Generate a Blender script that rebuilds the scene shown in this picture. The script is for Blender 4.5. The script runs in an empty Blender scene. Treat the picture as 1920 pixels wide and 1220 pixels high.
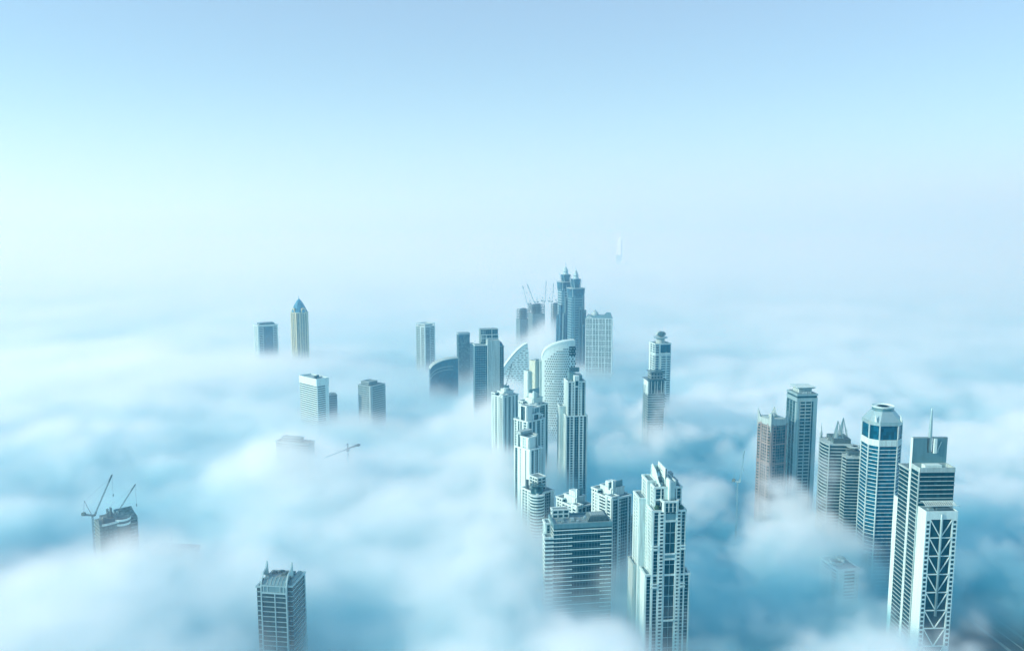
import bpy, math, time
import numpy as np
from mathutils import Vector, Matrix

sc = bpy.context.scene
COL = sc.collection
R = math.radians

# ------------------------------------------------------------------ camera
# observation deck 455 m up, looking slightly down over the fogged-in city
H, FOC, PITCH = 455.0, 1550.0, R(7.3)
cam = bpy.data.cameras.new('camera')
cam_o = bpy.data.objects.new('camera', cam)
COL.objects.link(cam_o)
cam_o.location = (0, 0, H)
cam_o.rotation_euler = (R(90) - PITCH, 0, 0)
cam.sensor_width = 36
cam.lens = 36 * FOC / 1920
cam.clip_start = 1
cam.clip_end = 80000
sc.camera = cam_o


def at(px, py, Y):
    """world X and height Z of the sight line through photo position (px, py) at distance Y"""
    u, v = (px - 960) / FOC, (610 - py) / FOC
    c, s = math.cos(PITCH), math.sin(PITCH)
    k = Y / (c + v * s)
    return u * k, H + (-s + v * c) * k


def ground(px, py, z=0.0):
    u, v = (px - 960) / FOC, (610 - py) / FOC
    c, s = math.cos(PITCH), math.sin(PITCH)
    k = (z - H) / (-s + v * c)
    return u * k, (c + v * s) * k


def mpp(Y, z):
    """metres per photo pixel"""
    return (Y * math.cos(PITCH) + (H - z) * math.sin(PITCH)) / FOC


# ------------------------------------------------------------------ light
SUN_EL, SUN_AZ = R(25), R(-104)
world = bpy.data.worlds.new('World')
sc.world = world
world.use_nodes = True
nt = world.node_tree
bg = nt.nodes['Background']
sky = nt.nodes.new('ShaderNodeTexSky')
sky.sky_type = 'NISHITA'
sky.sun_disc = False
sky.sun_elevation = SUN_EL
sky.sun_rotation = SUN_AZ
sky.air_density = 1.0
sky.dust_density = 0.6
sky.ozone_density = 1.6
tint = nt.nodes.new('ShaderNodeMix')
tint.data_type = 'RGBA'
tint.blend_type = 'MULTIPLY'
tint.inputs['Factor'].default_value = 1
tint.inputs['B'].default_value = (0.50, 0.74, 0.84, 1)
nt.links.new(sky.outputs[0], tint.inputs['A'])
veil = nt.nodes.new('ShaderNodeMix')                      # thin high haze paling the blue
veil.data_type = 'RGBA'
veil.blend_type = 'ADD'
veil.inputs['Factor'].default_value = 1
veil.inputs['B'].default_value = (1.60, 1.74, 1.92, 1)
nt.links.new(tint.outputs['Result'], veil.inputs['A'])
nt.links.new(veil.outputs['Result'], bg.inputs[0])
bg.inputs[1].default_value = 0.15

sun = bpy.data.lights.new('sun', 'SUN')
sun.energy = 5.0
sun.angle = R(0.5)
sun.color = (1.0, 0.985, 0.90)
sun_o = bpy.data.objects.new('sun', sun)
COL.objects.link(sun_o)
sd = Vector((math.sin(SUN_AZ) * math.cos(SUN_EL), math.cos(SUN_AZ) * math.cos(SUN_EL), math.sin(SUN_EL)))
sun_o.rotation_euler = sd.to_track_quat('Z', 'Y').to_euler()
sun_o.location = sd * 3000


# ------------------------------------------------------------------ materials
def nodes(name):
    m = bpy.data.materials.new(name)
    m.use_nodes = True
    return m, m.node_tree, m.node_tree.nodes['Principled BSDF']


def cool(c):
    return (c[0] * .68, c[1] * .98, c[2] * 1.0)


def stone(name, col, rough=0.75, var=0.16, streak=True, metal=0.0):
    """rendered concrete, stone or metal: mottled, with faint vertical weathering streaks"""
    col = cool(col)
    m, t, b = nodes(name)
    tc = t.nodes.new('ShaderNodeTexCoord')
    mp = t.nodes.new('ShaderNodeMapping')
    mp.inputs['Scale'].default_value = (0.5, 0.5, 0.04 if streak else 0.5)
    n = t.nodes.new('ShaderNodeTexNoise')
    n.inputs['Scale'].default_value = 1.0
    n.inputs['Detail'].default_value = 4
    t.links.new(tc.outputs['Object'], mp.inputs[0])
    t.links.new(mp.outputs[0], n.inputs['Vector'])
    r = t.nodes.new('ShaderNodeValToRGB')
    lo = [c * (1 - var) for c in col]
    hi = [min(1, c * (1 + var * 0.5)) for c in col]
    r.color_ramp.elements[0].position = 0.3
    r.color_ramp.elements[0].color = (*lo, 1)
    r.color_ramp.elements[1].position = 0.65
    r.color_ramp.elements[1].color = (*hi, 1)
    t.links.new(n.outputs['Fac'], r.inputs[0])
    t.links.new(r.outputs[0], b.inputs['Base Color'])
    b.inputs['Roughness'].default_value = rough
    b.inputs['Metallic'].default_value = metal
    return m


def glass(name, col, light, fh=3.6, bay=3.0, rough=0.16, share=0.72, metal=0.0):
    """curtain-wall glazing: each pane its own tone, some with pale blinds"""
    m, t, b = nodes(name)
    tc = t.nodes.new('ShaderNodeTexCoord')
    sn = t.nodes.new('ShaderNodeVectorMath')
    sn.operation = 'SNAP'
    sn.inputs[1].default_value = (bay, bay, fh)
    wn = t.nodes.new('ShaderNodeTexWhiteNoise')
    t.links.new(tc.outputs['Object'], sn.inputs[0])
    t.links.new(sn.outputs[0], wn.inputs['Vector'])
    r = t.nodes.new('ShaderNodeValToRGB')
    e = r.color_ramp.elements
    e[0].position = 0.0
    e[0].color = (*[c * 0.6 for c in col], 1)
    e[1].position = 1.0
    e[1].color = (*light, 1)
    k = e.new(share)
    k.color = (*[c * 1.5 for c in col], 1)
    t.links.new(wn.outputs['Value'], r.inputs[0])
    t.links.new(r.outputs[0], b.inputs['Base Color'])
    b.inputs['Roughness'].default_value = rough
    b.inputs['Metallic'].default_value = metal
    b.inputs['Specular IOR Level'].default_value = 0.4
    b.inputs['Specular Tint'].default_value = (0.35, 0.9, 1.0, 1)
    return m


MAT = dict(
    white=stone('white_render', (0.68, 0.68, 0.66), 0.75, 0.22),
    bright=stone('bright_panel', (0.74, 0.74, 0.72), 0.55, 0.1),
    pale=stone('pale_concrete', (0.43, 0.45, 0.44), 0.75, 0.24),
    cream=stone('cream_render', (0.62, 0.57, 0.46)),
    sail=stone('sail_cloth', (1.2, 0.94, 0.92), 0.8, 0.02),
    grey=stone('grey_concrete', (0.33, 0.36, 0.37)),
    dark=stone('dark_concrete', (0.085, 0.12, 0.125), 0.85, 0.4, False),
    raw=stone('raw_concrete', (0.16, 0.2, 0.2), 0.9, 0.4, False),
    tan=stone('tan_stone', (0.62, 0.5, 0.33)),
    red=stone('red_brown_stone', (0.36, 0.255, 0.24)),
    roof=stone('roof_felt', (0.2, 0.24, 0.25), 0.9, 0.35, False),
    steel=stone('painted_steel', (0.5, 0.55, 0.56), 0.4, 0.1, False, 0.6),
    slate=stone('slate_panel', (0.16, 0.26, 0.29), 0.4, 0.12, True, 0.3),
    silver=stone('silver_panel', (0.46, 0.52, 0.53), 0.38, 0.08, True, 0.5),
    crane=stone('crane_steel', (0.1, 0.13, 0.14), 0.6, 0.2, False),
    copper=glass('blue_roof_glass', (0.03, 0.16, 0.26), (0.1, 0.32, 0.45), 3, 2, 0.25),
    teal=glass('teal_glass', (0.008, 0.05, 0.062), (0.05, 0.12, 0.135), rough=.1, share=.85),
    blue=glass('blue_glass', (0.002, 0.06, 0.105), (0.012, 0.13, 0.19), rough=.1, share=.85),
    deep=glass('deep_glass', (0.002, 0.024, 0.03), (0.012, 0.06, 0.07), 3.6, 3, 0.1, 0.88),
    dull=glass('dull_glass', (0.014, 0.06, 0.072), (0.09, 0.19, 0.2), 3.6, 2.4, 0.25, 0.72, 0.0),  # duller glazing: rougher, with paler panes
    black=stone('black_sign', (0.02, 0.04, 0.045), 0.5, 0.1, False),
)


# ------------------------------------------------------------------ mesh kit
class MB:
    def __init__(self):
        self.v, self.f = [], []

    def loft(self, rings, cap=True, closed=True):
        n = len(rings[0])
        o = len(self.v)
        for r in rings:
            self.v += [tuple(p) for p in r]
        for k in range(len(rings) - 1):
            for i in range(n if closed else n - 1):
                j = (i + 1) % n
                a, b = o + k * n, o + (k + 1) * n
                self.f.append((a + i, a + j, b + j, b + i))
        if cap:
            self.f.append(tuple(o + i for i in reversed(range(n))))
            q = o + (len(rings) - 1) * n
            self.f.append(tuple(q + i for i in range(n)))
        return self

    def prism(self, poly, z0, z1, top=None):
        top = top or poly
        return self.loft([[(x, y, z0) for x, y in poly], [(x, y, z1) for x, y in top]])

    def box(self, x0, x1, y0, y1, z0, z1):
        return self.prism([(x0, y0), (x1, y0), (x1, y1), (x0, y1)], z0, z1)

    def wedge(self, pts, y0, y1):
        """outline in x,z pulled through y"""
        return self.loft([[(x, y1, z) for x, z in pts], [(x, y0, z) for x, z in pts]])

    def wedge_x(self, pts, x0, x1):
        """outline in y,z pulled through x"""
        return self.loft([[(x0, y, z) for y, z in pts], [(x1, y, z) for y, z in pts]])

    def bar(self, a, b, r, r2=None, n=4):
        a, b = Vector(a), Vector(b)
        r2 = r if r2 is None else r2
        d = (b - a).normalized()
        up = Vector((0, 0, 1)) if abs(d.z) < 0.95 else Vector((1, 0, 0))
        s = d.cross(up).normalized()
        u = s.cross(d)
        ring = lambda p, q: [p + (s * math.cos(t) + u * math.sin(t)) * q for t in [2 * math.pi * (i + .5) / n for i in range(n)]]
        return self.loft([ring(a, r), ring(b, r2)])

    def lathe(self, prof, n=24, cx=0, cy=0):
        return self.loft([[(cx + r * math.cos(2 * math.pi * i / n), cy + r * math.sin(2 * math.pi * i / n), z) for i in range(n)] for r, z in prof])

    def lattice(self, a, b, w, step, r):
        """square lattice mast or jib from a to b"""
        a, b = Vector(a), Vector(b)
        d = (b - a).normalized()
        up = Vector((0, 0, 1)) if abs(d.z) < 0.95 else Vector((0, 1, 0))
        s = d.cross(up).normalized() * w / 2
        u = s.cross(d).normalized() * w / 2
        cs = [s + u, s - u, -s - u, -s + u]
        n = max(2, int((b - a).length / step))
        for c in cs:
            self.bar(a + c, b + c, r)
        for i in range(n):
            p, q = a.lerp(b, i / n), a.lerp(b, (i + 1) / n)
            for k in range(4):
                c0, c1 = cs[k], cs[(k + 1) % 4]
                self.bar(p + c0, q + c1 if i % 2 else q + c1, r * .7)
                self.bar(q + c0, q + c1, r * .7)
        return self

    def build(self, name, m, parent=None, smooth=False):
        if not self.f:
            return None
        me = bpy.data.meshes.new(name)
        me.from_pydata(self.v, [], self.f)
        me.validate()
        me.materials.append(MAT[m] if isinstance(m, str) else m)
        if smooth:
            me.polygons.foreach_set('use_smooth', [len(p.vertices) == 4 for p in me.polygons])
        o = bpy.data.objects.new(name, me)
        COL.objects.link(o)
        o.parent = parent
        return o


def rect(w, d, cx=0, cy=0):
    return [(cx - w / 2, cy - d / 2), (cx + w / 2, cy - d / 2), (cx + w / 2, cy + d / 2), (cx - w / 2, cy + d / 2)]


def chamfer(w, d, c, cx=0, cy=0):
    a, b = w / 2, d / 2
    return [(cx + x, cy + y) for x, y in [(-a + c, -b), (a - c, -b), (a, -b + c), (a, b - c), (a - c, b), (-a + c, b), (-a, b - c), (-a, -b + c)]]


def grow(poly, o):
    """offset a counter-clockwise outline outward by o"""
    n = len(poly)
    out = []
    for i in range(n):
        p0, p1, p2 = Vector(poly[i - 1]), Vector(poly[i]), Vector(poly[(i + 1) % n])
        e0, e1 = (p1 - p0).normalized(), (p2 - p1).normalized()
        n0, n1 = Vector((e0.y, -e0.x)), Vector((e1.y, -e1.x))
        m = (n0 + n1)
        k = max(0.3, 1 + n0.dot(n1))
        out.append(tuple(p1 + m * (o / k)))
    return out


def tag(o, label, cat, group=None, kind=None):
    o['label'] = label
    o['category'] = cat
    if group:
        o['group'] = group
    if kind:
        o['kind'] = kind
    return o


def thing(name, label, cat, loc, rz=0.0, group=None):
    o = bpy.data.objects.new(name, None)
    COL.objects.link(o)
    o.location = loc
    o.rotation_euler = (0, 0, rz)
    o.empty_display_size = 5
    return tag(o, label, cat, group)


def edge_box(mb, p, q, f0, f1, back, out, z0, z1):
    """a box along part f0..f1 (metres) of the wall line p-q, from back inside to out outside"""
    p, q = Vector(p), Vector(q)
    d = (q - p).normalized()
    n = Vector((d.y, -d.x))
    a, b = p + d * f0, p + d * f1
    mb.prism([tuple(a + n * out), tuple(b + n * out), tuple(b - n * back), tuple(a - n * back)], z0, z1)


def strips(fr, mu, bl, p, q, z0, z1, spec, fh):
    """dress one wall: fr white frame, mu thin mullions, bl balconies. spec: [(from, to, kind)] as shares of the wall"""
    L = (Vector(q) - Vector(p)).length
    nf = max(1, round((z1 - z0) / fh))
    h = (z1 - z0) / nf
    for a, b, k in spec:
        a, b = a * L, b * L
        if k == 'w':
            edge_box(fr, p, q, a, b, .2, .9, z0, z1)
        elif k == 'g':                                     # glazing with fine floor lines and mullions
            for i in range(1, nf):
                edge_box(mu, p, q, a, b, .2, .14, z0 + i * h - .22, z0 + i * h + .22)
            n = max(1, round((b - a) / 3.2))
            for i in range(1, n):
                u = a + (b - a) * i / n
                edge_box(mu, p, q, u - .13, u + .13, .2, .22, z0, z1)
        elif k == 'G':                                     # big framed glazing
            for i in range(1, nf):
                if i % 3 == 0:
                    edge_box(mu, p, q, a, b, .2, .2, z0 + i * h - .3, z0 + i * h + .3)
            n = max(2, round((b - a) / 4))
            for i in range(1, n):
                u = a + (b - a) * i / n
                edge_box(mu, p, q, u - .16, u + .16, .2, .3, z0, z1)
        elif k in 'pP':                                    # punched windows in a white wall
            n = max(1, round((b - a) / (3.6 if k == 'p' else 5.5)))
            w = (b - a) / n
            pw = w * (.17 if k == 'p' else .12)
            for i in range(n + 1):
                u = a + i * w
                edge_box(fr, p, q, max(a, u - pw), min(b, u + pw), .2, .62, z0, z1)
            for i in range(nf + 1):
                zz = z0 + i * h
                edge_box(fr, p, q, a, b, .2, .5, max(z0, zz - h * .17), min(z1, zz + h * .17))
        elif k == 'b':                                     # balcony bands
            for i in range(nf):
                zz = z0 + i * h
                edge_box(bl, p, q, a + .2, b - .2, .2, 1.5, zz + .1, zz + 1.35)
            for u in (a, b):
                edge_box(bl, p, q, max(0, u - .35), min(L, u + .35), .2, 1.0, z0, z1)
        elif k == 's':                                     # spandrel bands
            for i in range(nf + 1):
                zz = z0 + i * h
                edge_box(fr, p, q, a, b, .2, .45, max(z0, zz - h * .24), min(z1, zz + h * .24))
        elif k == 't':                                     # thin white floor lines
            for i in range(nf):
                zz = z0 + i * h
                edge_box(fr, p, q, a, b, .2, .5, zz - .3, zz + .35)
        elif k == 'v':                                     # vertical fins
            n = max(1, round((b - a) / 3.4))
            for i in range(n + 1):
                u = a + (b - a) * i / n
                edge_box(fr, p, q, max(a, u - .45), min(b, u + .45), .2, .7, z0, z1)


def block(T, poly, z0, z1, spec, fh=3.6, body='teal', frame='white', mull='steel', bal='white', cap=1.4, base='glazing', roofm='roof', rail=True):
    """one volume of a tower: glazing body, dressed walls, parapet and roof. spec: list per wall or one for all"""
    MB().prism(poly, z0, z1).build(base, body, T)
    fr, mu, bl = MB(), MB(), MB()
    n = len(poly)
    for i in range(n):
        s = spec[i % len(spec)] if spec and isinstance(spec[0], list) else spec
        if s:
            strips(fr, mu, bl, poly[i], poly[(i + 1) % n], z0, z1, s, fh)
    fr.build('facade_frame', frame, T)
    mu.build('mullion_grid', mull, T)
    bl.build('balcony_band', bal, T)
    if cap:
        out = grow(poly, 1.05)
        inn = grow(poly, -.7)
        m = MB()
        m.loft([[(x, y, z1 - .5) for x, y in out], [(x, y, z1 + cap) for x, y in out], [(x, y, z1 + cap) for x, y in inn], [(x, y, z1 + .25) for x, y in inn]], cap=False)
        m.build('parapet', frame, T)
        MB().prism(grow(poly, -.6), z1 - .1, z1 + .3).build('roof', roofm, T)


def roof_kit(T, poly, z, seed, n=5, m='grey'):
    """plant on a roof: ducts, tanks and housings"""
    rng = np.random.default_rng(seed)
    xs = [p[0] for p in poly]
    ys = [p[1] for p in poly]
    for i in range(n):
        w, d, h = rng.uniform(1.6, 4.5), rng.uniform(1.6, 4.5), rng.uniform(1, 2.6)
        x = rng.uniform(min(xs) + w, max(xs) - w)
        y = rng.uniform(min(ys) + d, max(ys) - d)
        b = MB().box(x - w / 2, x + w / 2, y - d / 2, y + d / 2, z + .25, z + h)
        b.box(x - w / 2 + .3, x + w / 2 - .3, y - d / 2 + .3, y + d / 2 - .3, z + h, z + h + .35)
        b.build('roof_plant', m, T)


def text(body, name, size, m, parent, loc, rot, extrude=.15):
    c = bpy.data.curves.new(name, 'FONT')
    c.body = body
    c.size = size
    c.extrude = extrude
    c.align_x = 'CENTER'
    c.align_y = 'CENTER'
    c.materials.append(MAT[m])
    tmp = bpy.data.objects.new(name, c)
    COL.objects.link(tmp)
    me = bpy.data.meshes.new_from_object(tmp.evaluated_get(bpy.context.evaluated_depsgraph_get()))
    bpy.data.objects.remove(tmp)
    o = bpy.data.objects.new(name, me)
    COL.objects.link(o)
    o.parent = parent
    o.location = loc
    o.rotation_euler = rot
    return o


def windows(boxes, m, T, limit=100, name='window'):
    """separate window parts; beyond the limit the rest is one part"""
    for b in boxes[:limit]:
        MB().box(*b).build(name, m, T)
    if len(boxes) > limit:
        r = MB()
        for b in boxes[limit:]:
            r.box(*b)
        r.build('window_field', m, T)['kind'] = 'stuff'


class Site:
    """where a building stands: photo column px at distance Y"""

    def __init__(s, px, Y, py=800):
        s.px, s.Y = px, Y
        s.X = at(px, py, Y)[0]
        s.az = math.atan2(s.X, Y)

    def z(s, py, dy=0.0):
        return at(s.px, py, s.Y + dy)[1]

    def m(s, pix, z=180):
        return pix * mpp(s.Y, z)

    def thing(s, name, label, cat, rel=None, rz=None, group=None):
        s.rz = R(rz) if rz is not None else R(rel) - s.az
        return thing(name, label, cat, (s.X, s.Y, 0), s.rz, group)

# ------------------------------------------------------------------ towers on the right
# tall braced tower: two white portal frames, glass blocks between, a mast wall through the middle
S = Site(1735, 762, 960)
T = S.thing('braced_tower', 'tall glass tower with white V-braced portal front, blank mast wall and pale tapering spire', 'tower', rz=2)
zf, zb = S.z(957, -27), S.z(884, -15)
zbk = S.z(871, 18)
zs = S.z(820, 0)
X0 = -17.0
# mast wall with its slot
m = MB()
m.box(X0, X0 + 33, -1.6, 1.6, 0, zs - 14)
m.box(X0, X0 + 13.6, -1.6, 1.6, zs - 14, zs)
m.box(X0 + 20.2, X0 + 33, -1.6, 1.6, zs - 14, zs)
m.build('mast_wall', 'slate', T)
MB().box(X0 - .5, X0 - .02, -1.9, 1.9, 0, zs + .4).build('wall_edge', 'white', T)
MB().box(X0 - .4, X0 + 33.3, -1.9, 1.9, zs + .02, zs + .6).build('wall_coping', 'grey', T)
MB().box(X0 + 19.6, X0 + 22.2, -3.4, -1.6, zs - 14.5, zs - .6).build('mast_fin', 'bright', T)
m = MB()
pts = [(X0 + 24.0, zs - 14.2), (X0 + 24.2, zs - 11), (X0 + 25.3, zs - 8), (X0 + 26.4, zs - 5.6), (X0 + 26.8, zs - 3.6)]
for a, b in zip(pts, pts[1:]):
    m.bar((a[0], -1.9, a[1]), (b[0], -1.9, b[1]), .42)
m.build('wall_emblem', 'bright', T)
zsp = S.z(762, 0)
MB().lathe([(1.7, zs - 14), (1.75, zs - 2), (1.55, zs + 8), (1.15, zsp - 11), (.65, zsp - 4), (.12, zsp)], 16, X0 + 16.9, 0).build('spire', 'silver', T, True)
MB().box(X0 + 14.4, X0 + 15.0, -2.0, 1.5, zs - 14, zs - .3).build('spire_bracket', 'dark', T)
# front and back glass blocks, dressed with floor lines
gl = [(0, 1, 't')]
poly = [(X0 - .1, -17), (X0 + 33, -17), (X0 + 33, -1.7), (X0 - .1, -1.7)]
block(T, poly, 0, zb, [[(0, 1, 't')], [(0, 1, 't')], [], [(0, 1, 't'), (.93, 1, 'w')]], 4.1, 'deep', 'pale', cap=0)
MB().loft([[(x, y, zb) for x, y in grow(poly, .3)], [(x, y, zb + 4.5) for x, y in grow(poly, .3)], [(x, y, zb + 4.5) for x, y in grow(poly, -.5)], [(x, y, zb - .5) for x, y in grow(poly, -.5)]], cap=False).build('roof_screen', 'pale', T)
MB().prism(grow(poly, -.52), zb - .3, zb + .3).build('roof', 'bright', T)
MB().box(X0 + 9, X0 + 25, -9, -2, zb + .3, zb + 4.2).build('plant_room', 'bright', T)
polyb = [(X0 - .1, 1.7), (X0 + 30, 1.7), (X0 + 30, 20), (X0 - .1, 20)]
block(T, polyb, 0, zbk, [[], [(0, 1, 't')], [(0, 1, 't')], [(0, 1, 't')]], 4.1, 'deep', 'pale', cap=1.0)
# sun trellis over the front terrace
zt = S.z(945, -22)
m = MB()
for i in range(15):
    m.bar((X0 + 3 + i * 2.0, -26, zt), (X0 + 4.2 + i * 2.0, -17.3, zt + 1.6), .42)
m.bar((X0 + 2, -26, zt), (X0 + 34, -26, zt), .5)
m.bar((X0 + 2, -17.4, zt + 1.6), (X0 + 34, -17.4, zt + 1.6), .5)
m.build('sun_trellis', 'white', T)
# portal frames front and back
for y0, y1, w, top, nm in ((-32, -17.1, 29.6, zf, 'front'), (20.1, 27.5, 29.6, S.z(929, 24), 'back')):
    xa, xb = X0 + .0, X0 + w
    MB().box(xa, xa + 4.4, y0, y1, 0, top).build('portal_leg', 'bright', T)
    MB().box(xb - 4.4, xb, y0, y1, 0, top).build('portal_leg', 'bright', T)
    MB().box(xa + 4.4, xb - 4.4, y0, y1, top - 6.5, top - .02).build('portal_lintel', 'bright', T)
    MB().box(xa + 4.4, xb - 4.4, y0 + 1.2, y1 - .1, 0, top - 6.5).build('portal_glazing', 'deep', T)
    if nm == 'back':
        MB().box(xa + .6, xb - .6, y0 + .6, y1 - .6, top, top + .25).build('roof', 'roof', T)
        continue
    MB().loft([[(x, y, top) for x, y in [(xa, y0), (xb, y0), (xb, y1), (xa, y1)]], [(x, y, top + 1.3) for x, y in [(xa, y0), (xb, y0), (xb, y1), (xa, y1)]], [(x, y, top + 1.3) for x, y in [(xa + .7, y0 + .7), (xb - .7, y0 + .7), (xb - .7, y1), (xa + .7, y1)]], [(x, y, top + .1) for x, y in [(xa + .7, y0 + .7), (xb - .7, y0 + .7), (xb - .7, y1), (xa + .7, y1)]]], cap=False).build('parapet', 'bright', T)
    MB().box(xa + .7, xb - .7, y0 + .7, y1, top + .05, top + .35).build('roof', 'roof', T)
    MB().box(xa + 12, xb - 4, y0 + 4, y1 - 2, top + .36, top + 2.1).build('plant_deck', 'dark', T)
    MB().box(xa + 5, xa + 10, y0 + 5, y0 + 9, top + .36, top + 1.6).build('plant_room', 'silver', T)
    # punched windows down both legs
    zz = top - 7.8
    wins = []
    while zz > 60:
        for c in (xa + 1.0, xb - 3.6):
            wins.append((c, c + 2.6, y0 - .06, y0 + .5, zz - 2.5, zz))
        zz -= 4.25
    windows(wins, 'deep', T)
    # V bracing
    bay = 17.6
    yb = y0 + .4
    ia, ib = xa + 4.4, xb - 4.4
    ic = (ia + ib) / 2
    zz, k = top - 6.5, 0
    while zz > 10:
        m = MB()
        m.bar((ia - .2, yb, zz - bay), (ib + .2, yb, zz - bay), .62)
        m.bar((ia + .3, yb - .05, zz - .6), (ic - .2, yb - .05, zz - bay + .4), .55)
        m.bar((ib - .3, yb - .05, zz - .6), (ic + .2, yb - .05, zz - bay + .4), .55)
        m.build('brace', 'bright', T)
        zz -= bay
    MB().lathe([(1.15, top - 6.5 - 5.3 * bay), (1.15, top - 2.2), (.6, top - 1.3)], 12, ic, y0 + .1).build('brace_tube', 'silver', T, True)
    m = MB()
    for x in (ia + .2, ib - .2):
        m.box(x - .35, x + .35, y0 + .2, y0 + 1.4, 0, top - 6.6)
    m.build('brace_frame', 'white', T)

# octagonal blue tower
S = Site(1650, 905, 860)
T = S.thing('octagonal_tower', 'blue glass tower with cut corners, white floor bands and a white faceted helipad crown', 'tower', rz=1)
p8 = chamfer(36, 34, 8)
z1, z2, z3 = S.z(836, -16), S.z(826, -16), S.z(798, -16)
block(T, p8, 0, z1, [(0, 1, 't')], 4.2, 'blue', 'white', cap=0)
m = MB()
for i, (x, y) in enumerate(p8):
    m.bar((x * 1.015, y * 1.015, 0), (x * 1.015, y * 1.015, z3), .75)
m.build('corner_rib', 'white', T)
MB().prism(grow(p8, .9), z1, z2 + 1).build('band', 'white', T)
MB().prism(p8, z2 + 1, z3).build('top_glazing', 'blue', T)
zc0, zc1 = S.z(790, -14), S.z(772, -10)
MB().prism(grow(p8, .9), z3, zc0).build('cornice', 'silver', T)
MB().prism(grow(p8, .6), zc0, zc1, chamfer(23, 22, 6)).build('crown', 'silver', T)
MB().prism(chamfer(21, 20, 5.5), zc1, zc1 + 3.5).build('crown_drum', 'slate', T)
for sx in (-1, 1):
    MB().wedge_x([(-17.2, zc0), (-13, zc0), (-13, zc0 + 8)], sx * 14 - .5, sx * 14 + .5).build('crown_gusset', 'bright', T)
MB().lathe([(0, zc1 + 3.6), (11.6, zc1 + 3.6), (12.2, zc1 + 5.2), (11.2, zc1 + 5.2), (10.8, zc1 + 4.4), (0, zc1 + 4.4)], 32).build('helipad', 'bright', T)
MB().lathe([(6.0, zc1 + 4.45), (6.8, zc1 + 4.45), (6.8, zc1 + 4.6), (6.0, zc1 + 4.6), (6.0, zc1 + 4.45)], 32).build('helipad_ring', 'grey', T)

# sail-crowned pair
def curved_tower(S, T, w, d, zt, sag, stripe, ffh, body='deep'):
    n = 14
    left = []
    for i in range(n + 1):
        t = i / n
        y = d / 2 - d * t
        left.append((-w / 2 - sag * math.sin(math.pi * t) * (1 if stripe == 'c' else (0.6 * math.cos(3 * math.pi * t))), y))
    poly = left + [(w / 2, -d / 2), (w / 2, d / 2)]
    MB().prism(poly, 0, zt).build('glazing', body, T)
    m = MB()
    for k in range(int(zt / ffh)):
        z = zt - k * ffh
        m.prism(grow(poly, .75), z - .55, z + .45)
    m.build('floor_band', 'pale', T)
    return poly


S = Site(1566, 955, 860)
T = S.thing('sail_crown_tower', 'dark banded tower with bowed flank, two triangular steel frames and small spires on its roof', 'tower', rz=-4)
zt = S.z(827, 0)
poly = curved_tower(S, T, 27, 34, zt, 4, 'c', 3.9)
MB().box(-13.5, -12.6, -18.4, -17, 0, zt + 5).build('corner_fin', 'pale', T)
MB().prism([(-7, -12), (13, -12), (13, 14), (-7, 14)], zt + .5, zt + 6).build('plant_room', 'dark', T)
roof_kit(T, rect(22, 26), zt + .5, 3, 6)
for (xa, xm, xb, y0, py) in ((-7.5, -1.8, 6.5, -11, 789), (2.5, 9.6, 15.5, 5, 783)):
    zp = S.z(py, y0)
    m = MB()
    for yy in (y0, y0 + 5):
        yt = y0 + 2.5
        m.bar((xa, yy, zt), (xm, yt, zp), .42)
        m.bar((xb, yy, zt), (xm, yt, zp), .42)
        m.bar((xm, yy, zt), (xm, yt, zp), .3)
        m.bar((xa + 2.2, yy, zt + 7), (xb - 2.4, yy, zt + 7), .26)
    m.build('roof_frame', 'steel', T)
    k = .92
    MB().wedge([(xa + .6, zt + .5), (xm - .3, zt + .5), (xm - .3, zt + (zp - zt) * k)], y0 + 2.2, y0 + 2.6).build('frame_screen', 'white', T)
for x, y, py in ((-13, 15, 792), (13, 4, 800)):
    MB().lathe([(1.3, zt), (1.5, zt + 5), (.9, zt + 8), (.12, S.z(py, y))], 10, x, y).build('spire', 'grey', T, True)

S = Site(1597, 932, 880)
T = S.thing('helipad_block', 'lower banded tower with wavy flank and round helipad, between sail-crowned and octagonal towers', 'tower', rz=-4)
zt = S.z(858, -12)
poly = curved_tower(S, T, 22, 28, zt, 2.5, 'w', 3.7)
MB().prism(rect(15, 18, 1, 3), zt + .4, zt + 5).build('plant_room', 'dark', T)
MB().lathe([(1.6, zt + 5), (1.6, zt + 8)], 12, 3, 4).build('helipad_stem', 'grey', T)
MB().lathe([(0, zt + 8), (8.6, zt + 8.4), (9.2, zt + 9.4), (0, zt + 9.5)], 28, 3, 4).build('helipad', 'pale', T)
MB().lathe([(4.2, zt + 9.5), (5.2, zt + 9.5), (5.2, zt + 9.66), (4.2, zt + 9.66), (4.2, zt + 9.5)], 28, 3, 4).build('helipad_ring', 'bright', T)
roof_kit(T, rect(20, 24), zt + .3, 8, 6)

# flat-hat tower and the red-brown petal tower
S = Site(1501, 1050, 800)
T = S.thing('flat_hat_tower', 'tall slim pale green tower with balcony-striped front and flat square helipad hat', 'tower', rz=6)
zt = S.z(739, -12)
pol = rect(26, 30)
MB().box(-13, 13, -15, 15, 0, zt).build('glazing', 'teal', T)
p, q = (-13, -15), (13, -15)
fr, mu, bl = MB(), MB(), MB()
strips(fr, mu, bl, p, q, 0, zt - 4, [(0, .1, 'w'), (.14, .72, 'b'), (.4, .44, 'w'), (.72, .82, 'g'), (.82, 1, 'w')], 4.4)
strips(fr, mu, bl, (-13, 15), (-13, -15), 0, zt - 10, [(0, .05, 'w'), (.05, .3, 'g'), (.3, .34, 'w'), (.34, .6, 'g'), (.6, .64, 'w'), (.64, .86, 'g'), (.86, 1, 'w')], 4.4)
strips(fr, mu, bl, (13, -15), (13, 15), 0, zt - 4, [(0, .3, 'w'), (.3, 1, 'g')], 4.4)
fr.build('facade_frame', 'silver', T)
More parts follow.
